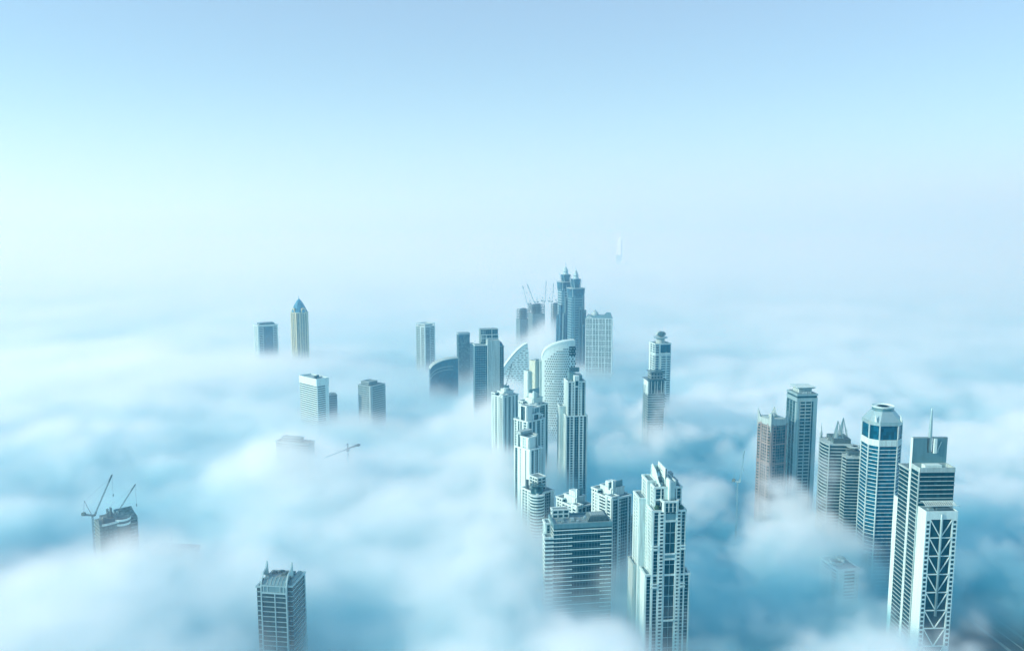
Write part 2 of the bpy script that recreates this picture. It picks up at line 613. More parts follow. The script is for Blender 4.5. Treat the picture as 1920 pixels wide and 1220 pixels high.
mu.build('mullion_grid', 'slate', T)
bl.build('balcony_band', 'pale', T)
MB().prism(rect(27.4, 31.4), zt - 9, zt - 4).build('cornice', 'silver', T)
MB().prism(rect(27.8, 31.8), zt - 1.2, zt + 1.2).build('parapet', 'silver', T)
MB().prism(rect(24, 28), zt + 1.2, zt + 1.6).build('roof', 'roof', T)
zh = S.z(723, 0)
MB().prism(rect(17, 18), zt + 1.6, zh - 1.8).build('penthouse', 'pale', T)
MB().prism(rect(20, 21), zh - 1.8, zh, rect(25, 26)).build('helipad', 'silver', T)
MB().prism(rect(25, 26), zh, zh + .5).build('helipad_deck', 'white', T)
m = MB()
for x, w in ((-4.5, 1.2), (-2.2, 2.4), (1.8, 1.0), (3.6, 2.2)):
    m.box(x, x + w, -13.6, -13.2, zt + 1.8, zt + 3.4)
m.bar((-5.5, -13.4, zt + 2.2), (-6.3, -13.4, zt - .5), .5)
m.build('roof_sign', 'bright', T)

S = Site(1447, 1035, 830)
T = S.thing('petal_crown_tower', 'red-brown stone tower with stacked balconies and white petal-shaped crown points', 'tower', rel=38)
zt = S.z(790, 0)
block(T, rect(24, 26), 0, zt, [[(0, .12, 'w'), (.12, .3, 'b'), (.3, .9, 'g'), (.9, 1, 'w')], [(0, 1, 'g')], [], [(0, .22, 'b'), (.22, .3, 'w'), (.3, .72, 'p'), (.72, .8, 'w'), (.8, 1, 'b')]], 3.9, 'dull', 'red', 'red', 'red', cap=0)
for k in range(1, 5):
    zz = zt - k * 26
    MB().prism(rect(25.6, 27.6), zz - .7, zz + .7).build('string_course', 'red', T)
MB().prism(rect(25.4, 27.4), zt - 2, zt + 6).build('crown_band', 'pale', T)
MB().prism(rect(20, 22), zt + 6, zt + 6.4).build('roof', 'pale', T)
for sx, sy in ((-1, -1), (1, -1), (-1, 1), (1, 1)):
    m = MB()
    cx, cy = sx * 12.9, sy * 13.9
    prof = [(0, zt - 10), (4.8, zt + 2), (5.0, zt + 6), (3.2, zt + 10), (.3, zt + 16)]
    rings = []
    for r, z in prof:
        t = r + .4
        rings.append([(cx - sx * 0, cy - sy * 0, z), (cx - sx * t, cy, z), (cx - sx * t * .55, cy - sy * t * .55, z), (cx, cy - sy * t, z)][:: (1 if sx * sy > 0 else -1)])
    m.loft(rings)
    m.build('crown_petal', 'pale', T)
MB().lathe([(5.5, zt + 6.4), (5.2, zt + 9), (3, zt + 11), (0, zt + 11.6)], 16).build('roof_dome', 'pale', T, True)

# half-sunk blocks in the fog at lower right
S = Site(1573, 850, 1070)
T = S.thing('striped_office_block', 'low white block with slot windows and roof ring, sunk in fog below octagonal tower', 'building', rel=33)
zt = S.z(1066, -14)
block(T, rect(24, 34), 0, zt, [[(0, .3, 'w'), (.3, .8, 's'), (.8, 1, 'w')], [(0, 1, 's')], [], [(0, .1, 'w'), (.1, .55, 's'), (.55, .65, 'w'), (.65, .95, 's'), (.95, 1, 'w')]], 3.6, 'deep', 'white')
MB().lathe([(7.2, zt + .4), (8, zt + 3.2), (7, zt + 3.2), (6.4, zt + .4)], 28, -2, 2).build('roof_ring', 'white', T)
MB().box(4, 10, 4, 12, zt + .3, zt + 4).build('plant_room', 'pale', T)
S = Site(1643, 905, 1050)
T = S.thing('shaded_block', 'dark glass block deep in the fog beside the low striped office', 'building', rel=20)
block(T, rect(44, 30), 0, S.z(1035, -12), [(0, 1, 'v')], 4, 'deep', 'grey', cap=1.2)
roof_kit(T, rect(38, 26), S.z(1035, -12), 21, 5)

# ------------------------------------------------------------------ foreground apartment towers
EXEC = 'white stepped apartment towers of the central cluster'
S = Site(1243, 778, 955)
T = S.thing('apartment_tower', 'large white stepped apartment tower with slanting white sign slab on top, lower centre right', 'tower', rz=6, group=EXEC)
zt1, zt2, zt3, zt4 = S.z(1079, -22), S.z(957, -19), S.z(913, -13), S.z(897, 8)
sideL = [(0, .06, 'w'), (.06, .3, 'p'), (.3, .36, 'w'), (.36, .62, 'b'), (.62, .7, 'w'), (.7, .97, 'p'), (.97, 1, 'w')]
sideR = [(0, .1, 'w'), (.1, .4, 'g'), (.4, .5, 'w'), (.5, .8, 'p'), (.8, 1, 'w')]
frontS = [(0, .045, 'w'), (.045, .17, 'g'), (.17, .22, 'w'), (.22, .34, 'b'), (.34, .39, 'w'), (.39, .7, 'G'), (.7, .75, 'w'), (.75, .86, 'b'), (.86, .89, 'w'), (.89, .985, 'g'), (.985, 1, 'w')]
block(T, rect(43, 40, 0, 0), 0, zt1, [[(0, .02, 'w'), (.02, .13, 'g'), (.13, .27, 'P'), (.74, .87, 'P'), (.87, .98, 'g'), (.98, 1, 'w')], sideR, [], [(0, .4, 'w'), (.4, .6, 'p'), (.6, 1, 'w')]], 3.5, 'deep', 'white')
block(T, rect(32, 41, 0, 0), 0, zt2, [frontS, sideR, [], sideL], 3.5, 'deep', 'white')
# white belts round the side bays
for zz in (zt2 - 38, zt2 - 76):
    for xa, xb in ((-16.9, -9.6), (12.2, 16.9)):
        MB().box(xa, xb, -22.2, -18, zz, zz + 1.6).build('belt', 'white', T)
        MB().box(xa, xb, -22.2, -18, zz + 3.6, zz + 4.6).build('belt', 'white', T)
# frame round the middle glazing with a blank head
m = MB()
for zz in (zt2 - 10, zt2 - 43, zt2 - 48, zt2 - 110):
    m.box(-3.4, 6.6, -21.8, -20.4, zz, zz + 1.5)
m.build('bay_frame', 'white', T)
MB().box(-3.2, 6.4, -21.2, -20.5, zt2 - 8.4, zt2 - 2).build('bay_head', 'slate', T)
MB().box(-3.2, 6.4, -21.2, -20.5, zt2 - 46.4, zt2 - 43.2).build('bay_head', 'slate', T)
block(T, rect(26, 32, 0, 1), zt2, zt3, [[(0, .04, 'w'), (.04, .22, 'g'), (.22, .26, 'w'), (.26, .34, 'g'), (.34, .66, 'w'), (.66, .78, 'g'), (.78, .84, 'w'), (.84, .97, 'g'), (.97, 1, 'w')], [(0, 1, 'p')], [], sideL], 3.7, 'deep', 'white')
MB().box(-14, 13.6, -16.2, -15.3, zt2 + 9, zt2 + 10.6).build('belt', 'white', T)
block(T, rect(8, 20, -12, 8), 0, zt4, [[(0, 1, 'w')], [], [], [(0, .2, 'w'), (.2, .8, 'p'), (.8, 1, 'w')]], 3.5, 'deep', 'white', cap=1.8)
block(T, rect(8, 22, -19, 12), 0, S.z(931, 6), [[(0, 1, 'w')], [], [], [(0, .15, 'w'), (.15, .45, 'p'), (.45, .55, 'w'), (.55, .85, 'p'), (.85, 1, 'w')]], 3.5, 'deep', 'white')
# projecting triple-bay lantern
p = [(-5.5, -23.5), (6.5, -23.5), (8, -21.5), (8, -14), (-7, -14), (-7, -21.5)]
block(T, p, zt2 + .4, zt2 + 10, [[(0, .06, 'w'), (.06, .31, 'g'), (.31, .36, 'w'), (.36, .64, 'g'), (.64, .69, 'w'), (.69, .94, 'g'), (.94, 1, 'w')], [(0, 1, 'w')], [], [], [], [(0, 1, 'w')]], 4.4, 'deep', 'white', cap=1.2)
# central spine, fins and sign slab
MB().box(1.2, 5.4, -19.4, 4, zt2 + 10, zt3 + 6.5).build('spine', 'silver', T)
MB().box(-.4, 1.15, -20.2, 6, zt2 + 10, zt3 + 9).build('spine_fin', 'bright', T)
MB().box(5.5, 6.6, -18.5, 6, zt3, zt3 + 8).build('spine_fin', 'white', T)
zsl = S.z(878, -10)
SG = MB().box(-1.7, -.45, -10, 15, zsl - 10.5, zsl).build('sign_slab', 'bright', T)
MB().box(-1.3, -.35, -10.35, -10.02, zsl - 10.2, zsl - .2).build('sign_edge', 'black', SG)
m = MB()
for a, b in (((8.5, 3.2), (7, 7.4)), ((7, 7.4), (8.8, 8.2)), ((6.6, 3), (6.2, 6)), ((6.2, 6), (7.6, 6.6)), ((9, 3.4), (6.4, 2.6))):
    m.bar((-1.75, a[0], zsl - 10.4 + a[1]), (-1.75, b[0], zsl - 10.4 + b[1]), .32)
m.build('sign_emblem', 'dark', SG)
m = MB()
m.box(-1.8, -1.66, -3.5, 8, zsl - 9.2, zsl - 8.8)
for k in range(6):
    m.box(-1.8, -1.66, -1.5 + k * 1.1, -.8 + k * 1.1, zsl - 5.6, zsl - 4.8)
m.build('sign_lettering', 'dark', SG)
for y in (-8, 0, 8):
    MB().box(-1.5, -.6, y - .6, y + .6, zt3, zsl - 10.5).build('sign_post', 'white', SG)
m = MB()
m.loft([[(x, 14.5, z) for x, z in ((-8.5, zt3), (-1.8, zt3), (-1.8, zsl - 4), (-8.5, zsl - 3))], [(x, 15.5, z) for x, z in ((-8.5, zt3), (-1.8, zt3), (-1.8, zsl - 4), (-8.5, zsl - 3))]])
m.build('roof_screen', 'white', T)
MB().wedge_x([(-14, zt3), (15, zt3), (15, zsl - 2), (2, zsl - 5.5), (-8, zt3 + 4), (-14, zt3 + 2.5)], -7.6, -6.9).build('roof_screen', 'bright', T)
MB().box(8, 12, -8, 4, zt3 + .3, zt3 + 5).build('plant_room', 'grey', T)
MB().box(7.5, 11, 5, 12, zt3 + .3, zt3 + 8).build('plant_room', 'grey', T)
roof_kit(T, rect(24, 30, 0, 1), zt3, 11, 7)
m = MB().lathe([(2.2, zt2 + .4), (3.0, zt2 + 3), (1.5, zt2 + 5), (0, zt2 + 5.4)], 9, -11, -17.5)
m.build('terrace_planting', stone('terrace_leaves', (.03, .08, .04), .9, .4, False), T)
m = MB().lathe([(2.4, zt2 + .4), (3.2, zt2 + 2.4), (1.6, zt2 + 4.4), (0, zt2 + 4.8)], 9, 12, -17.5)
m.build('terrace_planting', bpy.data.materials['terrace_leaves'], T)

S = Site(1193, 792, 1090)
T = S.thing('blank_wing_block', 'plain pale windowless slab block standing against left foot of the large sign-topped tower', 'building', rz=6)
zt = S.z(1058, -8)
block(T, rect(11, 20), 0, zt, [[(0, 1, 'w')], [], [], [(0, 1, 'w')]], 3.6, 'pale', 'pale')
MB().box(-2, 3, 0, 7, zt + .3, zt + 3).build('plant_room', 'white', T)

def gable_tower(S, T, w, d, zr, left, front, zpent, plate, body='deep', seed=1, plate_m='slate'):
    """stepped apartment tower: notched corners, penthouse blocks and a thin roof plate along the front"""
    block(T, rect(w, d), 0, zr, [front, [(0, 1, 'p')], [], left], 3.5, body, 'white')
    block(T, rect(w * .5, d * .3, -w * .24, d * .35 + 1.2), 0, zr + 4, [[], [(0, 1, 'w')], [], [(0, .1, 'w'), (.1, .9, 'p'), (.9, 1, 'w')]], 3.5, body, 'white', cap=1.2)
    # corner pavilions
    block(T, rect(w * .34, d * .26, -w * .36, -d * .39), 0, zr + 2.8, [[(0, .14, 'w'), (.14, .86, 'g'), (.86, 1, 'w')], [], [], [(0, .14, 'w'), (.14, .86, 'P'), (.86, 1, 'w')]], 3.5, body, 'white', cap=1)
    # penthouse steps
    h = zpent - zr
    block(T, rect(w * .62, d * .55, w * .05, d * .03), zr, zr + h * .45, [(0, 1, 'w')], 3.5, 'pale', 'white', cap=.9)
    MB().box(-w * .22, w * .1, -d * .18, d * .12, zr + h * .45, zr + h * .8).build('penthouse', 'white', T)
    MB().box(w * .12, w * .3, -d * .1, d * .2, zr + h * .45, zr + h * .7).build('penthouse', 'pale', T)
    MB().box(-w * .26, -w * .2, -d * .3, -d * .24, zr, zr + h).build('chimney_fin', 'bright', T)
    MB().box(-w * .16, -w * .11, -d * .3, -d * .24, zr, zr + h * .93).build('chimney_fin', 'white', T)
    x0, x1, y, ht = plate
    MB().box(x0, x1, y, y + 1.1, zr + h * .4, zr + h * .4 + ht).build('roof_plate', plate_m, T)
    MB().box(x0 + (x1 - x0) * .45, x1 + 2, y + 3, y + 4, zr + h * .4, zr + h * .4 + ht * .7).build('roof_plate', plate_m, T)
    roof_kit(T, rect(w * .9, d * .9), zr, seed, 8)


S = Site(1147, 872, 925)
T = S.thing('apartment_tower', 'white apartment tower with grey roof plate, rising right behind the dark striped glass building', 'tower', rel=40, group=EXEC)
zr = S.z(927, -4)
leftS = [(0, .03, 'w'), (.03, .3, 'P'), (.3, .38, 'w'), (.38, .72, 'b'), (.72, .98, 'P'), (.98, 1, 'w')]
frontP = [(0, .05, 'w'), (.05, .3, 'g'), (.3, .36, 'w'), (.36, .46, 'P'), (.46, .8, 'g'), (.8, .86, 'w'), (.86, .97, 'g'), (.97, 1, 'w')]
gable_tower(S, T, 27, 33, zr, leftS, frontP, S.z(894, 0), (-9, 10, -6, 8), seed=31)
block(T, rect(11, 12, 14, 14), 0, zr - 1, [[(0, .2, 'w'), (.2, .9, 'g'), (.9, 1, 'w')], [(0, 1, 'w')], [], []], 3.5, 'deep', 'white')

S = Site(1077, 910, 940)
T = S.thing('apartment_tower', 'shorter white apartment tower with dark roof plate, just behind the striped glass building', 'tower', rel=42, group=EXEC)
zr = S.z(944, -4)
gable_tower(S, T, 22, 34, zr, [(0, .03, 'w'), (.03, .2, 'g'), (.2, .27, 'w'), (.27, .55, 'P'), (.55, .6, 'w'), (.6, .74, 'b'), (.74, .97, 'P'), (.97, 1, 'w')], [(0, .06, 'w'), (.06, .55, 'g'), (.55, .62, 'w'), (.62, .97, 'g'), (.97, 1, 'w')], S.z(911, 0), (-2, 9, -4, 9), seed=41)
block(T, rect(9, 14, 12, 12), 0, zr - 1, [[(0, .12, 'w'), (.12, .88, 'g'), (.88, 1, 'w')], [(0, 1, 'w')], [], []], 3.5, 'deep', 'white')

# dark glass hotel with white lines
S = Site(1087, 818, 985)
T = S.thing('striped_glass_building', 'broad dark teal glass building with thin horizontal white lines and cluttered flat roof', 'building', rz=8)
W2, D2 = 30, 15
zt = S.z(983, -15)
MB().box(-W2, W2, -D2, D2, 0, zt).build('glazing', 'deep', T)
m = MB()
for k in range(1, 40):
    z = zt - 5 - (k - 1) * 4.15
    if z < 5:
        break
    if k <= 2 or k % 2 == 0:
        m.box(-W2 - .5, W2, -D2 - .5, -D2 + .3, z - .4, z + .42)
        m.box(-W2 - .5, -W2 + .3, -D2 + .32, D2, z - .4, z + .42)
    else:
        m.box(-W2 - .5, -W2 + 19, -D2 - .5, -D2 + .3, z - .4, z + .42)
        m.box(-W2 - .5, -W2 + .3, -D2 + .32, D2, z - .4, z + .42)
        m.box(W2 - 12, W2, -D2 - .5, -D2 + .3, z - .4, z + .42)
    if k > 9 and k % 2 == 0:
        m.box(W2 - 14, W2, -D2 - .56, -D2 + .28, z - .3, z + .3)
m.build('floor_line', 'bright', T)
m = MB()
for k in range(1, 40):
    z = zt - 7 - (k - 1) * 4.15
    if z < 5:
        break
    m.box(-W2, W2, -D2 - .1, -D2 + .2, z - .12, z + .12)
for i in range(1, 20):
    m.box(-W2 + i * 3 - .08, -W2 + i * 3 + .08, -D2 - .14, -D2 + .2, 0, zt - 5)
m.build('mullion_grid', 'slate', T)
q = [(-W2, -D2), (W2, -D2), (W2, D2), (-W2, D2)]
m = MB()
o1, o2 = grow(q, .3), grow(q, -1.4)
m.loft([[(x, y, zt - 3) for x, y in o1], [(x, y, zt + 1.6) for x, y in o1], [(x, y, zt + 1.6) for x, y in o2], [(x, y, zt - .8) for x, y in o2]], cap=False)
m.build('parapet', 'slate', T)
MB().box(-W2 + 1.5, W2 - 1.5, -D2 + 1.5, D2 - 1.5, zt + .02, zt + .3).build('roof', 'roof', T)
MB().wedge([(6, zt + .3), (W2 - 1.6, zt + .3), (W2 - 3, zt + 5.5), (8.5, zt + 5.5)], -9, 6).build('plant_house', 'dark', T)
MB().box(9, W2 - 5, -7, 4, zt + 5.5, zt + 5.9).build('plant_house_roof', 'roof', T)
m = MB()
for i in range(7):
    m.box(10 + i * 2.2, 11.5 + i * 2.2, -6.4, 2, zt + 5.9, zt + 6.5)
m.build('cooling_unit', 'grey', T)
pv = rect(17, 7, -19, 9)
block(T, pv, zt + .3, zt + 9, [(0, 1, 'P')], 4.2, 'dull', 'white', cap=.7)
roof_kit(T, rect(50, 18, -2, -3), zt + .2, 77, 12, 'steel')
text('TAJ', 'sign_lettering', 5.2, 'slate', T, (W2 - 7, -D2 - .62, S.z(1063, -15)), (R(90), 0, 0))
wz = S.z(980, -6)
block(T, rect(6, 12, -33.2, 4), 0, wz - 1, [[(0, .25, 'w'), (.25, .75, 'g'), (.75, 1, 'w')], [], [], [(0, 1, 'p')]], 3.8, 'dull', 'white')
block(T, rect(8, 11, -34.5, -8), 0, S.z(1006, -14), [[(0, 1, 's')], [], [], [(0, 1, 's')]], 4.2, 'teal', 'white')

S = Site(1187, 892, 985)
T = S.thing('side_block', 'pale flat-faced apartment block wedged between white roof-plate tower and large sign-topped tower', 'building', rel=12)
zt = S.z(978, -8)
block(T, rect(14, 18), 0, zt, [[(0, .12, 'w'), (.12, .3, 'p'), (.3, 1, 'w')], [(0, 1, 'g')], [], [(0, 1, 'p')]], 3.7, 'dull', 'pale')
MB().box(-5, 2, 0, 6, zt + .3, zt + 4).build('plant_room', 'pale', T)

# round-cornered tower dissolving in fog
S = Site(1008, 938, 925)
T = S.thing('round_bay_tower', 'pale apartment tower with rounded glass corner bay and roof drum, fading into bright fog', 'tower', rel=38, group=EXEC)
zr = S.z(921, -8)
block(T, rect(24, 30), 0, zr, [[(0, .3, 'w'), (.3, .8, 'g'), (.8, 1, 'w')], [(0, 1, 'p')], [], [(0, .06, 'w'), (.06, .4, 'P'), (.4, .46, 'w'), (.46, .7, 'b'), (.7, 1, 'w')]], 3.6, 'dull', 'white')
m, m2 = MB(), MB()
m.lathe([(8.4, 0), (8.4, zr - 1)], 24, -10, -12)
m.build('bay_glazing', 'dull', T)
for k in range(int(zr / 3.6)):
    m2.lathe([(0, zr - k * 3.6 - 1.5), (9, zr - k * 3.6 - 1.5), (9, zr - k * 3.6), (0, zr - k * 3.6)], 24, -10, -12)
m2.build('bay_band', 'white', T)
MB().lathe([(7.5, zr), (7.5, zr + 8), (8.2, zr + 8), (8.2, zr + 9.4), (0, zr + 9.6)], 24, -8, -9).build('roof_drum', 'dull', T)
MB().lathe([(2, zr), (2, zr + 12), (0, zr + 12.4)], 12, -11, 6).build('roof_tank', 'dark', T)
block(T, rect(12, 14, 2, 2), zr, zr + 15, [(0, 1, 'P')], 4, 'dull', 'white', cap=1)
block(T, rect(9, 14, 13, 10), 0, zr - 3, [[(0, .15, 'w'), (.15, .8, 'g'), (.8, 1, 'w')], [(0, 1, 'w')], [], []], 3.6, 'dull', 'white')

# three towers stepping back behind it
S = Site(990, 1002, 850)
T = S.thing('apartment_tower', 'white apartment tower with broad blank white wall and square portal frame on its roof', 'tower', rel=44, group=EXEC)
zr = S.z(838, 0)
block(T, rect(19, 27), 0, zr, [[(0, .1, 'w'), (.1, .3, 'g'), (.3, .4, 'w'), (.4, .55, 'p'), (.55, .7, 'g'), (.7, .8, 'w'), (.8, .93, 'p'), (.93, 1, 'w')], [(0, 1, 'p')], [], [(0, .04, 'w'), (.04, .2, 'g'), (.2, .36, 'w'), (.36, .42, 'p'), (.42, .72, 'w'), (.72, .78, 'g'), (.78, 1, 'w')]], 3.5, 'teal', 'bright')
zp = S.z(808, 0)
MB().box(-9, 9.5, 9, 11, zr, zp - 3.5).build('portal_wall', 'white', T)
MB().box(-10, 10.5, 3, 11.6, zp - 3.5, zp).build('portal_lintel', 'pale', T)
MB().box(7, 10.2, -8, 8.9, zr, zp - 3.52).build('portal_leg', 'pale', T)
block(T, rect(11, 14, -2, -2), zr, zp - 6, [[(0, 1, 'w')], [], [], [(0, .3, 'w'), (.3, .7, 'p'), (.7, 1, 'w')]], 3.5, 'pale', 'bright', cap=.8)
block(T, rect(9, 16, 13, 9), 0, zr - 2, [[(0, .15, 'w'), (.15, .5, 'g'), (.5, .6, 'w'), (.6, .9, 'p'), (.9, 1, 'w')], [(0, 1, 'w')], [], []], 3.5, 'teal', 'white')
block(T, rect(8, 14, 20, 6), 0, S.z(846, 0), [[(0, .2, 'w'), (.2, .85, 'g'), (.85, 1, 'w')], [(0, 1, 'w')], [], []], 3.5, 'deep', 'white')
roof_kit(T, rect(17, 24), zr, 51, 6)

S = Site(993, 1090, 800)
T = S.thing('apartment_tower', 'white apartment tower with twin-window roof shaft, directly behind the portal-topped one', 'tower', rel=44, group=EXEC)
zr = S.z(785, 0)
block(T, rect(32, 26), 0, zr, [[(0, .06, 'w'), (.06, .2, 'g'), (.2, .28, 'w'), (.28, .4, 'g'), (.4, .52, 'w'), (.52, .7, 'g'), (.7, .78, 'w'), (.78, .92, 'P'), (.92, 1, 'w')], [(0, 1, 'p')], [], [(0, .05, 'w'), (.05, .2, 'P'), (.2, .3, 'w'), (.3, .42, 'G'), (.42, .48, 'w'), (.48, .6, 'G'), (.6, .7, 'w'), (.7, .95, 'P'), (.95, 1, 'w')]], 3.6, 'teal', 'white')
zp = S.z(757, 0)
block(T, rect(9, 13, -10, -3), zr, zp, [[(0, 1, 'w')], [(0, 1, 'w')], [], [(0, .2, 'w'), (.2, .8, 'G'), (.8, 1, 'w')]], 9, 'deep', 'white', cap=.9)
block(T, rect(13, 12, 2, -4), zr, zr + 8, [[(0, .2, 'w'), (.2, .8, 'G'), (.8, 1, 'w')], [], [], [(0, 1, 'w')]], 8, 'deep', 'white', cap=.9)
block(T, rect(12, 16, 9, 4), zr, zr + 15, [[(0, .14, 'w'), (.14, .86, 'G'), (.86, 1, 'w')], [(0, 1, 'w')], [], [(0, 1, 'w')]], 15, 'slate', 'white', cap=.9)
block(T, rect(9, 14, 19, 6), 0, zr + 2, [[(0, .2, 'w'), (.2, .6, 'g'), (.6, .9, 'P'), (.9, 1, 'w')], [(0, 1, 'w')], [], []], 3.6, 'deep', 'white')
roof_kit(T, rect(30, 24), zr, 52, 8)

S = Site(1000, 1170, 770)
T = S.thing('apartment_tower', 'white apartment tower with angled grey roof plates, farthest back of the stack beside perforated tower', 'tower', rel=44, group=EXEC)
zr = S.z(757, 0)
gable_tower(S, T, 30, 28, zr, [(0, .04, 'w'), (.04, .2, 'P'), (.2, .3, 'w'), (.3, .6, 'b'), (.6, .7, 'w'), (.7, .96, 'P'), (.96, 1, 'w')], frontP, S.z(730, 0), (-6, 14, 2, 13), seed=61, plate_m='slate')

S = Site(947, 1265, 760)
T = S.thing('apartment_tower', 'white apartment tower with stepped boxy top, right of the white blank slab tower', 'tower', rel=44, group=EXEC)
zr = S.z(740, 0)
gable_tower(S, T, 32, 24, zr, [(0, .06, 'w'), (.06, .2, 'P'), (.2, .28, 'w'), (.28, .5, 'P'), (.5, .6, 'w'), (.6, .9, 'P'), (.9, 1, 'w')], [(0, .1, 'w'), (.1, .2, 'g'), (.2, .34, 'w'), (.34, .5, 'g'), (.5, .62, 'w'), (.62, .72, 'g'), (.72, .85, 'w'), (.85, .97, 'g'), (.97, 1, 'w')], S.z(724, 0), (4, 15, 6, 7), body='teal', seed=71)

# two-stage tower
S = Site(1077, 1155, 780)
T = S.thing('two_stage_tower', 'slim white two-stage tower with crossed emblem on its crown, right of perforated tower', 'tower', rel=12)
z1, z2 = S.z(780, -14), S.z(716, -12)
fs = [(0, .04, 'w'), (.04, .17, 'g'), (.17, .27, 'w'), (.27, .34, 'P'), (.34, .42, 'w'), (.42, .58, 'g'), (.58, .66, 'w'), (.66, .73, 'P'), (.73, .83, 'w'), (.83, .97, 'g'), (.97, 1, 'w')]
fs2 = [(0, .04, 'w'), (.04, .16, 'g'), (.16, .2, 'w'), (.2, .34, 'P'), (.34, .4, 'w'), (.4, .6, 'g'), (.6, .66, 'w'), (.66, .8, 'P'), (.8, .84, 'w'), (.84, .96, 'g'), (.96, 1, 'w')]
ls = [(0, .2, 'w'), (.2, .45, 'p'), (.45, .55, 'w'), (.55, .85, 'p'), (.85, 1, 'w')]
block(T, rect(30, 30), 0, z1, [fs2, ls, [], ls], 3.7, 'deep', 'white')
block(T, rect(24.5, 26), z1, z2, [fs, ls, [], ls], 3.7, 'deep', 'white')
MB().box(-3.4, 3.4, -14.6, -4, z2 - 7, z2 + 9).build('crown_block', 'white', T)
MB().box(-2, 2, -14.75, -14.4, z2 - 5, z2 + 2).build('crown_window', 'deep', T)
MB().box(-9, -2, -6, 9, z2 + .3, z2 + 12).build('penthouse', 'slate', T)
MB().box(2, 9, -8, 8, z2 + .3, z2 + 9).build('penthouse', 'slate', T)
MB().box(-8.2, 6.5, 0, 1, z2 + 12, z2 + 19).build('sign_board', 'slate', T)
m = MB()
for x in (-5.2, -1.2, 3):
    m.bar((x - 1.6, -.3, z2 + 13), (x + 1.6, -.3, z2 + 18), .5)
    m.bar((x + 1.6, -.3, z2 + 13), (x - 1.6, -.3, z2 + 18), .5)
m.build('sign_emblem', 'dark', T)
roof_kit(T, rect(28, 28), z1, 81, 6)
roof_kit(T, rect(22, 22), z2, 82, 6)
block(T, rect(7, 16, -17.6, 8), 0, S.z(762, 0), [[(0, 1, 'w')], [], [], [(0, 1, 'p')]], 3.7, 'dull', 'white')

# ------------------------------------------------------------------ middle distance
# perforated curved tower
S = Site(1046, 1350, 720)
T = S.thing('perforated_tower', 'white curved tower peppered with small dark windows, its roofline rising in a quarter arc', 'tower', rel=4)
n = 20
zl, zh = S.z(668, -6), S.z(639, -10)
xs = [-27 + 54 * i / n for i in range(n + 1)]
fy = lambda x: -13 - 7 * (1 - ((x - 4) / 31) ** 2)
tz = lambda x: zl + (zh - zl) * math.sqrt(max(0, 1 - ((27 - x) / 54) ** 2))
m = MB()
m.loft([[(x, fy(x), 0), (x, fy(x), tz(x)), (x, 12, tz(x)), (x, 12, 0)] for x in xs])
m.build('shell_wall', 'bright', T)
MB().loft([[(x, fy(x) - .6, tz(x) - .5), (x, fy(x) - .6, tz(x) + 2.6), (x, fy(x) + .6, tz(x) + 2.6), (x, fy(x) + .6, tz(x) - .5)] for x in xs]).build('roof_rim', 'bright', T)
m = MB()
for i in range(11):
    x = -24 + i * 4.6
    m.box(x, x + 2.2, fy(x) + 2.5, fy(x) + 5, tz(x), tz(x) + 1.6)
m.build('rim_slot', 'teal', T)
m, m2 = [], []
r = 0
z = zh - 7
rngp = np.random.default_rng(4)
while z > 40:
    k = 0
    x = -22.5 + (1.6 if r % 2 else 0)
    while x < 26:
        w = 1.5 if x < 17 else 3.0
        top = tz(x) - 9 - max(0, (-x) * .25)
        if z < top and rngp.random() > .06:
            y = fy(x + w / 2)
            (m if x < 17 else m2).append((x, x + w, y - .22, y + .6, z - 2.3, z))
        x += 3.15 if x < 14 else 4.1
    r += 1
    z -= 4.1
windows(m2 + m, 'deep', T)
m = MB()
zz = zh - 8
k = 0
while zz > zh - 24:
    m.box(15 - 2.2 * k, 26.8, fy(22) - 1.2, fy(22) + 1, zz - 2.6, zz)
    zz -= 4.1
    k += 1
m.build('window_band', 'deep', T)
MB().box(-30.5, -27.02, -8, 10, 0, zl - 8).build('side_core', 'pale', T)

S = Site(1005, 1430, 700)
T = S.thing('slim_slab_block', 'slim cream slab block with notched lower shoulder, hard against left of perforated tower', 'building', rel=48)
zt = S.z(676, 0)
block(T, rect(18, 13), 0, zt, [[(0, .3, 'w'), (.3, .7, 'p'), (.7, 1, 'w')], [(0, 1, 'g')], [], [(0, 1, 'w')]], 3.7, 'dull', 'cream')
block(T, rect(12, 9, -10, 9), 0, S.z(694, 4), [[(0, 1, 'w')], [], [], [(0, 1, 'w')]], 3.7, 'dull', 'white', cap=1)
MB().box(-4, 4, -3, 3, zt + .3, zt + 3).build('plant_room', 'grey', T)

# crescent building
S = Site(974, 1650, 670)
T = S.thing('crescent_tower', 'pale crescent-shaped tower with dashed window rows and curved pointed roof edge, half lost in fog', 'tower', rel=6)
zt = S.z(643, 0)
out = [(17, 0), (18.5, zt * .5), (17.5, zt - 18), (15, zt)]
for i in range(1, 15):
    t = i / 14
    out.append((15 - 62 * t ** 1.15, zt - 70 * t ** 1.7))
out.append((-60, 0))
MB().wedge(out[::-1], -11, 11).build('wall', 'bright', T)
m = MB()
for i in range(3, 17):
    a, b = out[i], out[i + 1] if i + 1 < len(out) - 1 else out[i]
    if a != b:
        m.bar((a[0], -11.3, a[1]), (b[0], -11.3, b[1]), .8)
m.build('roof_edge', 'grey', T)
m = MB()
rngc = np.random.default_rng(9)
wins = []
z = zt - 9
while z > zt - 90:
    xl = 15 - 62 * ((zt - z - 5) / 70) ** (1 / 1.7 * 1.15) + 5 if zt - z > 5 else 12
    x = max(xl, -50)
    while x < 13:
        w = rngc.uniform(3, 7)
        wins.append((x, min(16, x + w), -11.25, -10.6, z - 1.2, z))
        x += w + rngc.uniform(2, 5)
    z -= 4.6
windows(wins, 'dull', T)

